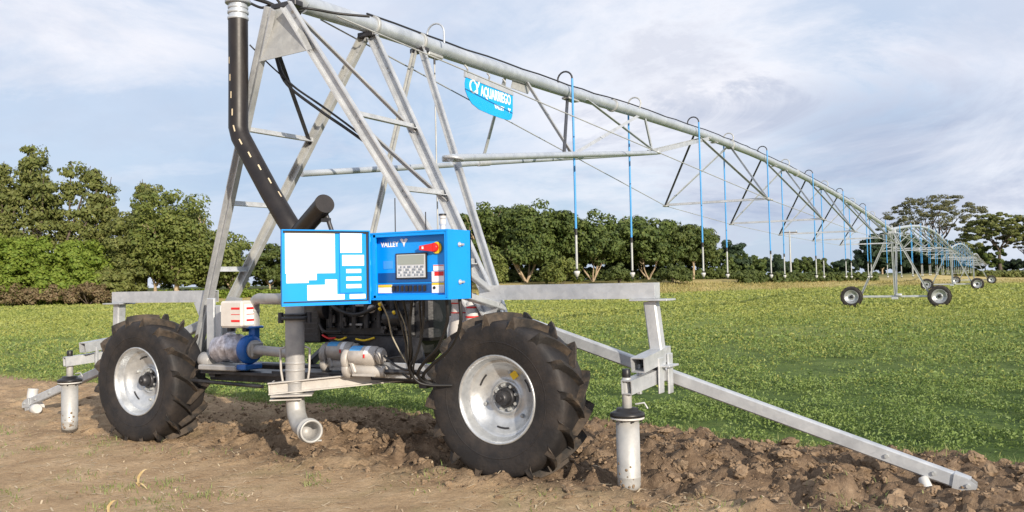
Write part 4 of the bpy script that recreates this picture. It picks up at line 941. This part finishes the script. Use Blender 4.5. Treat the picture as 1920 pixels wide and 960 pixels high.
st = [(12.4, 3.07, 1.12), (17.65, 2.91, 1.2), (22.9, 2.80, 1.15), (28.1, 2.76, 1.15), (33.4, 2.72, 1.1)]
def rod(p0, p1, r=.008, par=None): MB().tube([p0, p1], r, 6).build('tension_rod', GALVD, par or span)
def truss_station(par, y, z, w, pz, dy=1.15, dark=DKSTEEL):
    MB().angle((-w, y, z), (w, y, z), .05, (0, 0, 1)).build('cross_angle', GALV, par)
    for s_ in (-1, 1):
        MB().box((s_*w, y, z), (.10, .14, .03), ch=.005).build('joint_plate', GALVD, par)
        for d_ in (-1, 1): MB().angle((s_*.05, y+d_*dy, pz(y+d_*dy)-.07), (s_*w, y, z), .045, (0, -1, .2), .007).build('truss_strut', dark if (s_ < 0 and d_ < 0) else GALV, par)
for y, z, w in st: truss_station(span, y, z, w, pipe_z1)
for s_ in (-1, 1):
    pts = [(s_*.10, .35, 4.03)]+[(s_*w, y, z) for y, z, w in st]+[(s_*.15, 40.6, 3.45)]
    for a, b in zip(pts, pts[1:]): rod(a, b)
for y in (12.4, 13.6, 17.6, 18.8, 22.9, 24.1, 28.1, 29.3, 33.4, 34.6): MB().box((0, y, pipe_z1(y)-.085), (.14, .10, .02)).build('pipe_bracket', GALVD, span)

# ------------------------------------------------------------------ drive towers
def tower(y, g, label):
    t = thing('drive_tower', label, 'drive tower', (0, y, g), 0, 'drive towers of the irrigation line')
    for s_ in (-1, 1):
        w_ = wheel(t, (s_*2.0, -.08, .50), .53, .29, 16); w_.rotation_euler = (0, s_*.4, 0)
        MB().chan((s_*.12, -.25, 3.62), (s_*1.55, .12, .62), .10, .05, (0, -1, .1)).build('leg', GALV, t)
        MB().box((s_*1.96, .16, .50), (.24, .2, .24), ch=.03).build('wheel_gearbox', DKSTEEL, t)
    MB().chan((.02, -.45, 3.62), (0.02, .05, .55), .10, .05, (0, -1, .1)).build('leg', GALV, t); MB().chan((.10, .7, 3.55), (.06, .20, .55), .08, .05, (0, -1, .1)).build('leg', GALV, t)
    MB().beam((-1.9, .12, .50), (1.9, .12, .50), .10, .10).build('base_beam', GALV, t)
    MB().cyl((.05, .0, .57), (.32, .0, .57), .075, 16, ch=.01).box((0, .0, .42), (.30, .16, .12), ch=.01).build('gear_motor', GALV, t)
    MB().angle((-.45, -.15, 2.9), (.45, -.15, 2.9), .05).build('rung', GALV, t)
    MB().box((0, -.05, 3.70), (.34, .3, .22), ch=.02).cyl((0, -.05, 3.78), (0, -.05, 4.0), .03, 10).build('tower_head', GALV, t)
    MB().box((-.32, -.1, 3.42), (.20, .14, .28), ch=.01).build('tower_box', GALVD, t)
    return t
S1, S2, S3 = 41.35, 81.3, 120.
t1 = tower(S1, hz(0, S1)-.0, 'first two wheeled drive tower standing out in the green crop, largest of the distant towers')
dup(t1, (0, S2, hz(0, S2)+.05), label='second drive tower, smaller, at the far end of the arched truss behind the first')
dup(t1, (0, S3, hz(0, S3)+.05), label='farthest and smallest drive tower near the edge of the field')

# ------------------------------------------------------------------ further spans
def far_span(y0, y1, z0, z1, arch, label, n=7):
    s = thing('irrigation_span', label, 'irrigation span', (0, y0, 0))
    L_ = y1-y0; pz = lambda y: z0+(z1-z0)*y/L_+arch*math.sin(math.pi*min(max(y/L_, 0), 1))
    MB().tube([(0, y, pz(y)) for y in np.linspace(0, L_, 34)], .084, 16).build('pipe', GALVP, s)
    pts = {1: [(.1, .6, z0-.1)], -1: [(-.1, .6, z0-.1)]}
    for i in range(n):
        y = L_*(i+1)/(n+1); z = pz(y)-1.42+.15*abs(i-(n-1)/2)/n*2
        truss_station(s, y, z, 1.15, pz, 2.3, GALV)
        for k in (-1, 1): pts[k].append((k*1.15, y, z))
    for k in (-1, 1):
        pts[k].append((k*.1, L_-.6, z1-.1))
        for a, b in zip(pts[k], pts[k][1:]): MB().tube([a, b], .014, 6).build('tension_rod', GALV, s)
    return s, pz
sp2, pz2 = far_span(S1, S2, 3.66, 3.58, .86, 'arched second span of pipe and truss between the first and second far towers')
sp3, pz3 = far_span(S2, S3, 3.58, 3.45, .86, 'small arched third span beyond the second far tower')
sp4, pz4 = far_span(S3, S3+22, 3.45, 3.2, .5, 'short last piece of span beyond the farthest tower', 3)

# ------------------------------------------------------------------ drop hoses
proto_drop = {}
def make_drop(side, top, white=.62):
    """origin at the pipe centre"""
    t = thing('drop_hose', 'x', 'drop hose')
    s = side; n = 10
    arc = [(-s*.05, 0, .07)]+[(s*(.04-.115*math.cos(a)), 0, .15+.115*math.sin(a)) for a in np.linspace(0, math.pi, n)]
    MB().tube(arc, .013, 10).build('gooseneck', DKSTEEL if s > 0 else GALVD, t)
    MB().tube([(s*.155, 0, .15), (s*.158, 0, -top+white+.04)], .0165, 10).build('blue_hose', BLUEH, t)
    MB().tube([(s*.158, 0, -top+white+.07), (s*.158, 0, -top+white-.02)], .021, 10).build('hose_joint', BLACK, t)
    MB().tube([(s*.158, 0, -top+white), (s*.158, 0, -top+.09)], .0175, 10).build('drop_pipe', GALVD, t)
    MB().tube([(s*.158, 0, -top+.11), (s*.158, 0, -top+.07)], .022, 10).build('lower_joint', BLACK, t)
    MB().lathe([(.0, -.01), (.018, .0), (.040, .045), (.042, .075), (.0, .08)], (s*.158, 0, -top), (0, 0, 1), 16).build('sprinkler_head', WPL, t)
    MB().cyl((s*.158, 0, -top-.035), (s*.158, 0, -top), .013, 10).build('nozzle', BLACK, t)
    return t
ys_ = [5.25, 8.05, 10.9, 13.6, 16.25, 19.05, 21.75, 24.6, 26.9, 30.0, 32.0, 35.1, 37.8]
zb_ = [1.56, 1.54, 1.52, 1.49, 1.46, 1.44, 1.41, 1.39, 1.37, 1.35, 1.33, 1.32, 1.30]
names = ['nearest blue drop hose, first one beyond the sign and crossing the torque tube', 'second blue drop hose from the cart, crossing near the end of the torque tube', 'third blue drop hose, where the link bars meet the pipe, crossing the first cross bar',
  'fourth blue drop hose, just before the right end of the first truss cross bar', 'fifth blue drop hose, beside the right end of the first truss cross bar', 'sixth blue drop hose, in front of the wooden utility pole', 'seventh blue drop hose, between the utility pole and the second cross bar end',
  'eighth blue drop hose, close behind the seventh', 'ninth blue drop hose, front one of the thin pair left of the first tower', 'tenth blue drop hose, back one of the thin pair left of the first tower', 'eleventh blue drop hose, next to the left leg of the first tower', 'twelfth blue drop hose, close beside the first tower', 'last blue drop hose of the nearest span, in the legs of the first tower']
GR = 'blue drop hoses hanging from the nearest span'
protos = {}
for i, (y, zb) in enumerate(zip(ys_, zb_)):
    s_ = 1 if i % 2 == 0 else -1; pz = pipe_z1(y)
    t = make_drop(s_, pz-zb, .60); t.location = (0, y, pz); t['label'] = names[i]; t['group'] = GR
    if i > 4:
        for ch in t.children:
            if ch.name.startswith(('hose_joint', 'lower_joint')): pass
for (y0, L_, pzf, lab, grp) in ((S1, S2-S1, pz2, 'thin blue drop hose hanging from the arched second span', 'blue drop hoses under the second span'), (S2, S3-S2, pz3, 'tiny blue drop hose hanging from the third span', 'blue drop hoses under the third span')):
    pr = {k: make_drop(k, 2.6, .6) for k in (-1, 1)}; used = set()
    for i in range(14):
        y = 1.8+i*2.72; s_ = 1 if i % 2 == 0 else -1; zt = pzf(y); k = (zt-1.28)/2.6
        t = pr[s_] if s_ not in used else dup(pr[s_], (0, 0, 0)); used.add(s_)
        t.location = (0, y0+y, zt); t.scale = (1, 1, k); t['label'] = lab; t['group'] = grp
pd = thing('drop_pipe_bare', 'thin bare grey drop pipe with a pale gooseneck, left of the blue sign', 'drop pipe', (.0, 2.05, pipe_z1(2.05)))
MB().tube([(-.05, 0, .07)]+[(.04-.115*math.cos(a), 0, .14+.115*math.sin(a)) for a in np.linspace(0, math.pi, 10)]+[(.155, 0, .02)], .011, 10).build('gooseneck', GALVP, pd)
MB().tube([(.02, 0, -.08), (.03, 0, -2.3)], .0085, 8).build('drop_pipe', GALVD, pd); MB().cyl((.02, 0, -.20), (.021, 0, -.10), .012, 8).build('hose_joint', BLACK, pd)

# ------------------------------------------------------------------ hanging sign
sign = thing('hanging_sign', 'bright blue company sign with rounded lower corners hanging under the near pipe', 'sign', (.03, 3.2, 3.9))
P = [(-.53, .0), (-.555, -.07), (-.55, -.15), (-.50, -.22), (-.41, -.29), (-.25, -.335), (0, -.355), (.30, -.365), (.44, -.36), (.50, -.345), (.535, -.30), (.55, -.24), (.56, -.05), (.555, .0)]
MB().prism(P, 'x', -.004, .004).build('sign_face', BANNER, sign)
MB().prism([(-.55, .075), (.50, .055), (.565, .0), (.56, -.03), (-.56, .0)], 'x', -.012, .012).build('sign_rail', GALV, sign)
for y_, dy in ((-.50, .05), (-.03, .02), (.36, .04)): MB().tube(spline([(0, y_-dy, .14), (.03, y_-dy*.8, .10), (0, y_, .05)], 5), .011, 8).build('hanger', GALVD, sign)
MX = Matrix(((0, 0, 1, 0), (1, 0, 0, 0), (0, 1, 0, 0), (0, 0, 0, 1)))       # text x -> world y, text y -> world z
text_obj('lettering', 'AQUARRIEGO', .175, WLET, sign, Matrix.Translation((.006, -.215, -.160)) @ MX, .004, .001, xs=.64)
text_obj('lettering', 'VALLEY', .072, WLET, sign, Matrix.Translation((.006, .10, -.262)) @ MX, .002, .001, xs=.95)
vee(sign, Matrix.Translation((.006, .46, -.242)) @ MX, .036, WLET)
mb = MB(); c_ = Vector((.007, -.385, -.085)); mb.tube([c_+Vector((0, .068*math.cos(a), .072*math.sin(a))) for a in np.linspace(R(62), R(325), 22)], .011, 8)
mb.tube(spline([c_+Vector((0, .035, .055)), c_+Vector((0, .08, .02)), c_+Vector((0, .085, -.075))], 5), .011, 8).tube(spline([c_+Vector((0, .085, .0)), c_+Vector((0, .11, .03)), c_+Vector((0, .13, .075))], 5), .011, 8)
mb.build('emblem', WLET, sign)

# ------------------------------------------------------------------ trees
BARK = mat('pale_bark', (.30, .22, .14), .9, 0, (.48, .38, .26), 4, 5, bump=.4, bscale=8)
BARKD = mat('dark_bark', (.07, .055, .04), .9, 0, (.13, .10, .08), 4, 5, bump=.4, bscale=8)
def leafm(name, a, b, c, tr=.2): return mat(name, a, .6, 0, b, .35, 4, .35, .65, island=.7, island_col=c, trans=tr, spec=.3)
L_DARK = leafm('dark_broadleaf', (.034, .062, .016), (.082, .125, .030), (.14, .17, .04))
L_MID = leafm('mid_green_leaf', (.075, .112, .024), (.130, .165, .038), (.19, .20, .05))
L_MIDD = leafm('deep_green_leaf', (.040, .068, .018), (.080, .112, .028), (.12, .14, .035))
L_OLIVE = leafm('olive_leaf', (.080, .108, .030), (.140, .168, .044), (.20, .20, .06))
L_BRIGHT = leafm('bright_vine_leaf', (.105, .175, .022), (.175, .250, .036), (.25, .30, .05), .3)
L_BLUEG = leafm('blue_green_leaf', (.020, .040, .022), (.035, .060, .030), (.05, .08, .035))
L_RAIN = leafm('rain_tree_leaf', (.075, .085, .036), (.125, .130, .056), (.17, .16, .075))
L_SCRUB = leafm('dry_scrub', (.12, .075, .045), (.20, .13, .08), (.16, .15, .06), .1)
def pos(px, D):      # ground position for an image column (1920 wide) at depth D
    X = (px-960)/1661.8*D; return CAM[0]+X*_c-D*_s, CAM[1]+X*_s+D*_c
def hpx(py, px, D):  # height for an image row at that depth
    hor = 525.8-.02042*(px-960); return CAM[2]+(hor-py)/1661.8*D
def leaves(C, Rr, nper, size, name, m, parent, flat=.8, out=.0, droop=.0):
    """leaf-sized faces spread through the clumps C (centres) of radius Rr"""
    n = len(C)*nper; cc = np.repeat(C, nper, 0); r_ = np.repeat(Rr, nper)[:, None]
    d = rng.normal(size=(n, 3)); d /= np.linalg.norm(d, axis=1)[:, None]; rad = rng.uniform(.45, 1, n)[:, None]**.5
    P_ = cc+d*rad*r_*np.array([1, 1, flat]); nr = d*1.25+rng.normal(0, .38, (n, 3))+np.array([0, 0, .40]); nr /= np.linalg.norm(nr, axis=1)[:, None]
    t_ = np.cross(nr, rng.normal(size=(n, 3))); t_ /= np.linalg.norm(t_, axis=1)[:, None]; t_[:, 2] -= droop; b_ = np.cross(nr, t_)
    s_ = (size*rng.uniform(.6, 1.4, n))[:, None]
    V_ = np.stack([P_-t_*s_*.5, P_-b_*s_*.30-nr*s_*.06, P_+t_*s_*.5, P_+b_*s_*.30-nr*s_*.06], 1).reshape(-1, 3); i = np.arange(n)*4
    return arr_mesh(name, V_, np.stack([i, i+1, i+2, i+3], -1), m, parent=parent)
def trunk_mesh(parent, m, h, r, nb, spread, seed, base_fork=False, top=.9):
    q = random.Random(seed); mb = MB(); tips = []
    def limb(p, d, ln, r0, lev):
        pts = [p]; k = 5; dd = Vector(d)
        for i in range(k):
            dd = (dd+Vector((q.uniform(-.16, .16), q.uniform(-.16, .16), q.uniform(-.02, .12)))).normalized(); pts.append(pts[-1]+dd*ln/k)
        mb.tube(pts, [r0*(1-.55*i/k) for i in range(k+1)], 7, caps=False); tips.append(pts[-1])
        if lev > 0:
            for j in range(2 if lev > 1 else 3):
                a = q.uniform(0, 6.28); limb(pts[q.choice((3, 4, 5))], (dd+Vector((math.cos(a), math.sin(a), q.uniform(-.1, .5)))*.75).normalized(), ln*q.uniform(.5, .75), r0*.5, lev-1)
    if base_fork:
        for j in range(nb):
            a = 6.28*j/nb+q.uniform(-.4, .4); limb(Vector((0, 0, -.1)), Vector((math.cos(a)*spread, math.sin(a)*spread, 1)).normalized(), h, r*q.uniform(.6, .9), 2)
    else:
        pts = [Vector((0, 0, -.2))]
        for i in range(4): pts.append(pts[-1]+Vector((q.uniform(-.08, .08)*h*.3, q.uniform(-.08, .08)*h*.3, h/4+.05)))
        mb.tube(pts, [r*(1.25-.5*i/4) for i in range(5)], 9, caps=False)
        for j in range(nb):
            a = 6.28*j/nb+q.uniform(-.4, .4); limb(pts[-1]-Vector((0, 0, .03*h)), Vector((math.cos(a)*spread, math.sin(a)*spread, q.uniform(.6, 1.1))).normalized(), h*top, r*.6, 2)
    return mb.build('trunk', m, parent), tips
def tree(px, D, top_py, w_px, label, leaf, kind='round', name='tree', base=None, group=None, trunk_h=.3, bark=None, seed=0, dens=1., lsize=.30, fork=False, cat='tree', skirt=.35, base_z=None):
    x, y = pos(px, D); g = hz(x, y) if base_z is None else base_z; H = hpx(top_py, px, D)-g; wr = w_px/2/1661.8*D
    t = thing(name, label, cat, (x, y, g), 0, group); q = np.random.default_rng(seed+100)
    th = H*trunk_h
    if kind == 'round':
        n = int(72*dens*max(1, wr*H/18)); C = []; 
        lobes = [(q.uniform(-.55, .55), q.uniform(-.55, .55), q.uniform(.22+skirt*.5, .80), q.uniform(.34, .5)) for _ in range(11)]+[(0, 0, .72, .55), (0, 0, .45, .6)]
        while len(C) < n:
            lx, ly, lz, lr = lobes[q.integers(len(lobes))]; d = q.normal(size=3); d /= np.linalg.norm(d); rr_ = lr*q.uniform(.72, 1.0)
            c = np.array([lx+d[0]*rr_, ly+d[1]*rr_, 0]); zz = lz*H+d[2]*rr_*H*.42
            if zz < H*skirt or zz > H*.97: continue
            C.append((c[0]*wr*.98, c[1]*wr*.98, zz))
        C = np.array(C); rad = q.uniform(.085, .15, len(C))*min(H, 2*wr)
        trunk_mesh(t, bark or BARK, th, .022*H, 4, .8, seed, fork, 1.4)
        leaves(C, rad, int(92), lsize, 'crown', leaf, t, flat=.62)
    elif kind == 'flat':        # umbrella crown in layers with sky between
        C = []
        for _ in range(int(120*dens)):
            a = q.uniform(0, 6.28); r_ = math.sqrt(q.uniform(0, 1)); top_ = .50+.47*math.sqrt(max(0, 1-r_*r_)); bot_ = .47+.12*(1-r_)
            C.append((wr*r_*math.cos(a), wr*r_*math.sin(a), H*(bot_+(top_-bot_)*q.uniform(0, 1)**.6)))
        C = np.array(C); trunk_mesh(t, bark or BARKD, th, .026*H, 7, .95, seed, False, .72)
        leaves(C, q.uniform(.05, .11, len(C))*wr, 85, lsize*.62, 'crown', leaf, t, flat=.45)
    elif kind == 'feather':     # tall loose tree, several leaders and drooping sprays
        C = []; mb = MB(); nl_ = 6
        for j in range(nl_):
            bx, by = q.uniform(-.25, .25)*wr, q.uniform(-.3, .3)*wr; tx, ty = q.uniform(-.8, .8)*wr, q.uniform(-.6, .6)*wr; hh_ = H*q.uniform(.72, .98) if j else H*.99
            if j == 0: tx = ty = 0
            pts = spline([(bx, by, -.1), (bx+(tx-bx)*.2, by, hh_*.35), (bx+(tx-bx)*.7, by+(ty-by)*.6, hh_*.7), (tx, ty, hh_*.97)], 4)
            mb.tube(pts, [.013*H*(1-.85*i/(len(pts)-1)) for i in range(len(pts))], 6, caps=False)
            for _ in range(int(10*dens)):
                f = q.uniform(.42, 1)**.8; p = pts[min(int(f*(len(pts)-1)), len(pts)-1)]; a = q.uniform(0, 6.28); r_ = wr*.34*q.uniform(.2, 1)*(1.25-f*.75)
                C.append((p.x+r_*math.cos(a), p.y+r_*math.sin(a), p.z+q.uniform(-.03, .02)*H))
        mb.build('trunk', bark or BARK, t); C = np.array(C)
        leaves(C, q.uniform(.035, .075, len(C))*H, 75, lsize, 'crown', leaf, t, flat=.55, droop=.35)
    elif kind == 'bush':
        n = int(46*dens*max(1, wr*H/6)); a = q.uniform(0, 6.28, n); r_ = wr*np.sqrt(q.uniform(0, 1, n)); zz = H*np.sqrt(np.clip(1-(r_/wr)**2*.8, 0, 1))*q.uniform(.35, .92, n)
        C = np.stack([r_*np.cos(a), r_*np.sin(a), zz], -1); leaves(C, q.uniform(.12, .20, n)*H+.1, 70, lsize, 'foliage', leaf, t)
        mb = MB()
        for _ in range(5): aa = q.uniform(0, 6.28); mb.tube([(0, 0, -.1), (math.cos(aa)*wr*.3, math.sin(aa)*wr*.3, H*.3), (math.cos(aa)*wr*.55, math.sin(aa)*wr*.55, H*.65)], [.05, .035, .015], 6)
        mb.build('stem', BARKD, t)
    return t
def hedge(px0, px1, D, top, label, m, seed, D1=None, size=.3):
    q = np.random.default_rng(seed); n = int(abs(px1-px0)*1.4); C = []
    x0, y0 = pos(px0, D); t = thing('hedge', label, 'hedge', (x0, y0, hz(x0, y0)))
    for i in range(n):
        f = q.uniform(); px = px0+(px1-px0)*f; DD = D+((D1 or D)-D)*f+q.uniform(-.9, .9); x, y = pos(px, DD); g = hz(x, y); h = max(.4, hpx(top, px, DD)-g)
        C.append((x-x0, y-y0, g-hz(x0, y0)+h*q.uniform(.12, .95)))
    leaves(np.array(C), q.uniform(.25, .5, n), 40, size, 'foliage', m, t); return t
G1 = 'broad dark trees along the far side of the field'
def row(px, D, tp, w, lab, leaf=L_DARK, **k):
    a = dict(group=G1, trunk_h=.28, lsize=.42, skirt=.27, fork=True); a.update(k); return tree(px, D, tp, w, lab, leaf, **a)
row(905, 116, 378, 110, 'broad dark tree directly right of the cart legs, left end of the tree line', seed=1, fork=False, skirt=.05)
row(985, 112, 378, 150, 'dark tree with a pale forked trunk between the cabinet and the first drop hose', seed=2)
row(1110, 112, 390, 170, 'rounded dark tree with a pale forked trunk between the first two drop hoses', seed=3)
row(1214, 114, 404, 150, 'dark tree with a pale forked trunk just right of the second drop hose', seed=4)
row(1298, 116, 416, 150, 'greener rounded tree with a thin straight trunk left of the third drop hose', L_MIDD, seed=5, fork=False, skirt=.26)
row(1366, 122, 450, 96, 'small very dark tree at the fourth drop hose, right end of the dense tree line', L_BLUEG, seed=6, fork=False, skirt=.05, trunk_h=.15)
row(1050, 121, 396, 130, 'dark tree filling the gap behind the first drop hose', seed=8, fork=False, skirt=.02)
row(1165, 122, 402, 130, 'dark tree filling the gap behind the second drop hose', seed=9, fork=False, skirt=.02)
row(1262, 124, 420, 110, 'dark tree filling the gap left of the third drop hose', seed=10, fork=False, skirt=.02)
row(945, 121, 384, 110, 'dark tree filling the gap right of the cabinet', seed=12, fork=False, skirt=.02)
tree(918, 100, 462, 62, 'light olive bush beside the cart leg at the left end of the dark tree line', L_MID, 'bush', 'bush', seed=20, cat='bush', lsize=.3)
tree(1052, 104, 478, 66, 'light green bush between the first two forked trunks', L_MID, 'bush', 'bush', seed=21, cat='bush', lsize=.3)
tree(1158, 105, 492, 50, 'low green bush between the second and third forked trunks', L_MIDD, 'bush', 'bush', seed=23, cat='bush', lsize=.3)
tree(1262, 106, 490, 60, 'low green bush left of the thin straight trunk', L_MIDD, 'bush', 'bush', seed=22, cat='bush', lsize=.3)
for px, D, tp, w, lab, lf, sd in ((1405, 150, 478, 70, 'low distant tree just right of the dense tree line', L_DARK, 31), (1448, 190, 476, 80, 'small distant tree behind the fifth drop hose', L_BLUEG, 30), (1490, 240, 490, 80, 'low distant tree at the foot of the utility pole', L_DARK, 35),
    (1518, 240, 482, 66, 'small distant rounded tree between the seventh and ninth drop hoses', L_MIDD, 32), (1556, 250, 490, 76, 'low distant tree left of the first tower', L_DARK, 33), (1592, 220, 484, 66, 'low distant tree touching the dark tree behind the first tower', L_BLUEG, 34)):
    tree(px, D, tp, w, lab, lf, seed=sd, trunk_h=.08, lsize=.8, skirt=.0, dens=.9)
tree(1652, 140, 430, 110, 'dense blue green tree directly behind the first tower', L_BLUEG, seed=40, trunk_h=.10, lsize=.5, skirt=.0, dens=1.3)
tree(1722, 145, 440, 140, 'dense blue green tree behind the arched second span', L_BLUEG, seed=41, trunk_h=.10, lsize=.5, skirt=.0, dens=1.2)
tree(1768, 150, 462, 110, 'low dense dark tree behind the far end of the arched second span', L_BLUEG, seed=48, trunk_h=.10, lsize=.45, skirt=.0, dens=1.3)
tree(1754, 175, 358, 196, 'tall spreading umbrella shaped tree with layered crown above the arched span', L_RAIN, 'flat', 'umbrella_tree', seed=42, trunk_h=.36, lsize=.5, dens=1.5, bark=BARKD)
tree(1874, 165, 396, 140, 'spreading dark crowned tree at the right edge with bare limbs showing', L_OLIVE, 'flat', 'umbrella_tree', seed=43, trunk_h=.36, lsize=.5, dens=2.6, bark=BARKD)
tree(1925, 170, 420, 110, 'tree cut by the right edge of the view, behind the spreading tree', L_RAIN, 'flat', 'umbrella_tree', seed=44, trunk_h=.3, lsize=.5, dens=1.5)
tree(1800, 185, 450, 100, 'low olive tree behind the second tower', L_OLIVE, seed=45, trunk_h=.2, lsize=.5, skirt=.05)
tree(1910, 175, 485, 80, 'dark low bush under the spreading tree at the right edge', L_BLUEG, 'bush', 'bush', seed=46, cat='bush', lsize=.5)
tree(1845, 168, 462, 80, 'dark rounded tree low between the two spreading trees', L_DARK, seed=47, trunk_h=.2, lsize=.45, skirt=.05)
# left side
FT = dict(kind='feather', name='feathery_tree', bark=BARKD)
tree(58, 97, 256, 150, 'tallest loose feathery tree at the left edge', L_OLIVE, seed=50, lsize=.36, dens=1.6, **FT)
tree(132, 99, 290, 150, 'feathery tree with visible stems, second from the left edge', L_OLIVE, seed=51, lsize=.36, dens=2.0, **FT)
tree(178, 100, 312, 90, 'shorter feathery tree right of the tall ones', L_OLIVE, seed=60, lsize=.36, dens=1.3, **FT)
tree(5, 98, 290, 110, 'feathery tree cut by the left edge', L_OLIVE, seed=52, lsize=.36, dens=1.6, **FT)
tree(266, 101, 326, 56, 'slim plume topped tree rising above the rounded tree', L_OLIVE, seed=53, lsize=.34, dens=.9, **FT)
tree(242, 98, 384, 130, 'olive green bushy tree between the feathery trees and the rounded tree', L_OLIVE, seed=54, trunk_h=.15, lsize=.36, skirt=.02, dens=1.0)
tree(330, 97, 346, 190, 'big rounded tree with a thin pale trunk left of the cart legs', L_MID, seed=55, trunk_h=.22, lsize=.38, skirt=.14, dens=1.15)
tree(290, 99, 400, 130, 'bushy mid green tree filling in behind the rounded tree', L_OLIVE, seed=61, trunk_h=.15, lsize=.36, skirt=.02, dens=.9)
tree(428, 102, 424, 110, 'rounded tree seen between the left legs of the cart', L_MID, seed=56, trunk_h=.12, lsize=.36, skirt=.02)
tree(385, 104, 440, 100, 'dark low tree just left of the cart leg', L_DARK, seed=62, trunk_h=.12, lsize=.36, skirt=.0)
tree(505, 104, 448, 110, 'dark low tree behind the left leg and the manifold pipe', L_MIDD, seed=57, trunk_h=.12, lsize=.36, skirt=.0)
tree(575, 106, 478, 90, 'dark low tree hidden mostly behind the cabinet door', L_DARK, seed=58, trunk_h=.12, lsize=.36, skirt=.0)
tree(-60, 97, 330, 130, 'leafy tree just outside the left edge', L_OLIVE, seed=59, trunk_h=.15, lsize=.4, skirt=.06)
hedge(-60, 215, 97, 470, 'bright green creeper bank joining the bushes at the left edge', L_BRIGHT, 98, size=.32)
for i, (px, D, tp, w, lab) in enumerate(((28, 95, 436, 170, 'bright green vine covered bush at the left edge'), (98, 95.5, 448, 150, 'bright green vine covered bush under the feathery trees'), (165, 96, 446, 130, 'bright green bush at the right end of the vine covered bank'), (222, 96.5, 478, 110, 'olive bush beside the vine covered bank'), (-50, 96, 440, 110, 'bright green vine covered bush outside the left edge'))):
    tree(px, D, tp, w, lab, L_BRIGHT if i != 3 else L_OLIVE, 'round', 'vine_bush', seed=70+i, cat='bush', lsize=.36, dens=2.0, trunk_h=.1, skirt=-.25)
for i, (px, w, lab) in enumerate(((15, 100, 'dry brown scrub at the foot of the bright bush, left edge'), (90, 110, 'dry brown scrub under the second bright bush'), (165, 90, 'dry brown scrub at the right end of the bank'))):
    tree(px, 93.2, 528, w, lab, L_SCRUB, 'bush', 'dry_scrub', seed=80+i, cat='scrub', lsize=.22, dens=1.4)
hedge(300, 610, 99, 545, 'bright low hedge of tall grass behind the field on the left', L_BRIGHT, 90, size=.26)
hedge(880, 1400, 119, 475, 'tall dark hedge filling the shade behind the far tree line', L_DARK, 91, size=.40)
hedge(880, 1420, 117, 508, 'low green hedge behind the pale forked trunks', L_MIDD, 95, size=.34)
hedge(1385, 1640, 109, 512, 'thin distant green hedge left of the first tower', L_MIDD, 92, size=.4, D1=118)
hedge(300, 560, 108, 490, 'dark hedge closing the shade behind the rounded tree', L_DARK, 96, size=.34)
hedge(1620, 1760, 155, 480, 'dark undergrowth behind the first tower', L_BLUEG, 97, size=.45)
hedge(1760, 1960, 132, 510, 'brownish green hedge at the far right of the field', L_OLIVE, 93, size=.5)
hedge(560, 900, 108, 505, 'dark green hedge mostly hidden behind the cabinet', L_DARK, 94, size=.34)
# dry grass on the bank
def bank_grass():
    n = 26000; px = rng.uniform(820, 1960, n); X0 = (px-960)/1661.8; 
    D = np.array(92+rng.uniform(1, 12, n)); X = X0*D; D = D+np.maximum(0, X-15)*.5; X = X0*D
    x = CAM[0]+X*_c-D*_s; y = CAM[1]+X*_s+D*_c
    blades(np.stack([x, y, height(x, y)-.03], -1), rng.uniform(.12, .38, n), rng.uniform(.06, .14, n), .7, mat('dry_bank_grass', (.30, .26, .09), .8, 0, (.46, .37, .17), .3, 3, island=.5, island_col=(.20, .24, .07), trans=.2), 'bank_grass', 'dry yellow grass strip along the far edge of the crop', 'grass')
bank_grass()
# utility pole
ux, uy = pos(1481, 120); up_ = thing('utility_pole', 'thin wooden utility pole with a cross arm beyond the field, beside the sixth drop hose', 'utility pole', (ux, uy, hz(ux, uy)))
uh = hpx(434, 1481, 120)-hz(ux, uy)
MB().tube([(0, 0, -.3), (0, 0, uh)], [.13, .09], 10).build('pole', GALVD, up_); MB().box((0, 0, uh-.12), (2.1, .12, .14), Matrix.Rotation(YAW, 3, 'Z')).build('cross_arm', BARKD, up_)
for k in (-1, 0, 1): MB().cyl((k*.9*_c, k*.9*_s, uh-.05), (k*.9*_c, k*.9*_s, uh+.14), .05, 8).build('insulator', WPL, up_)
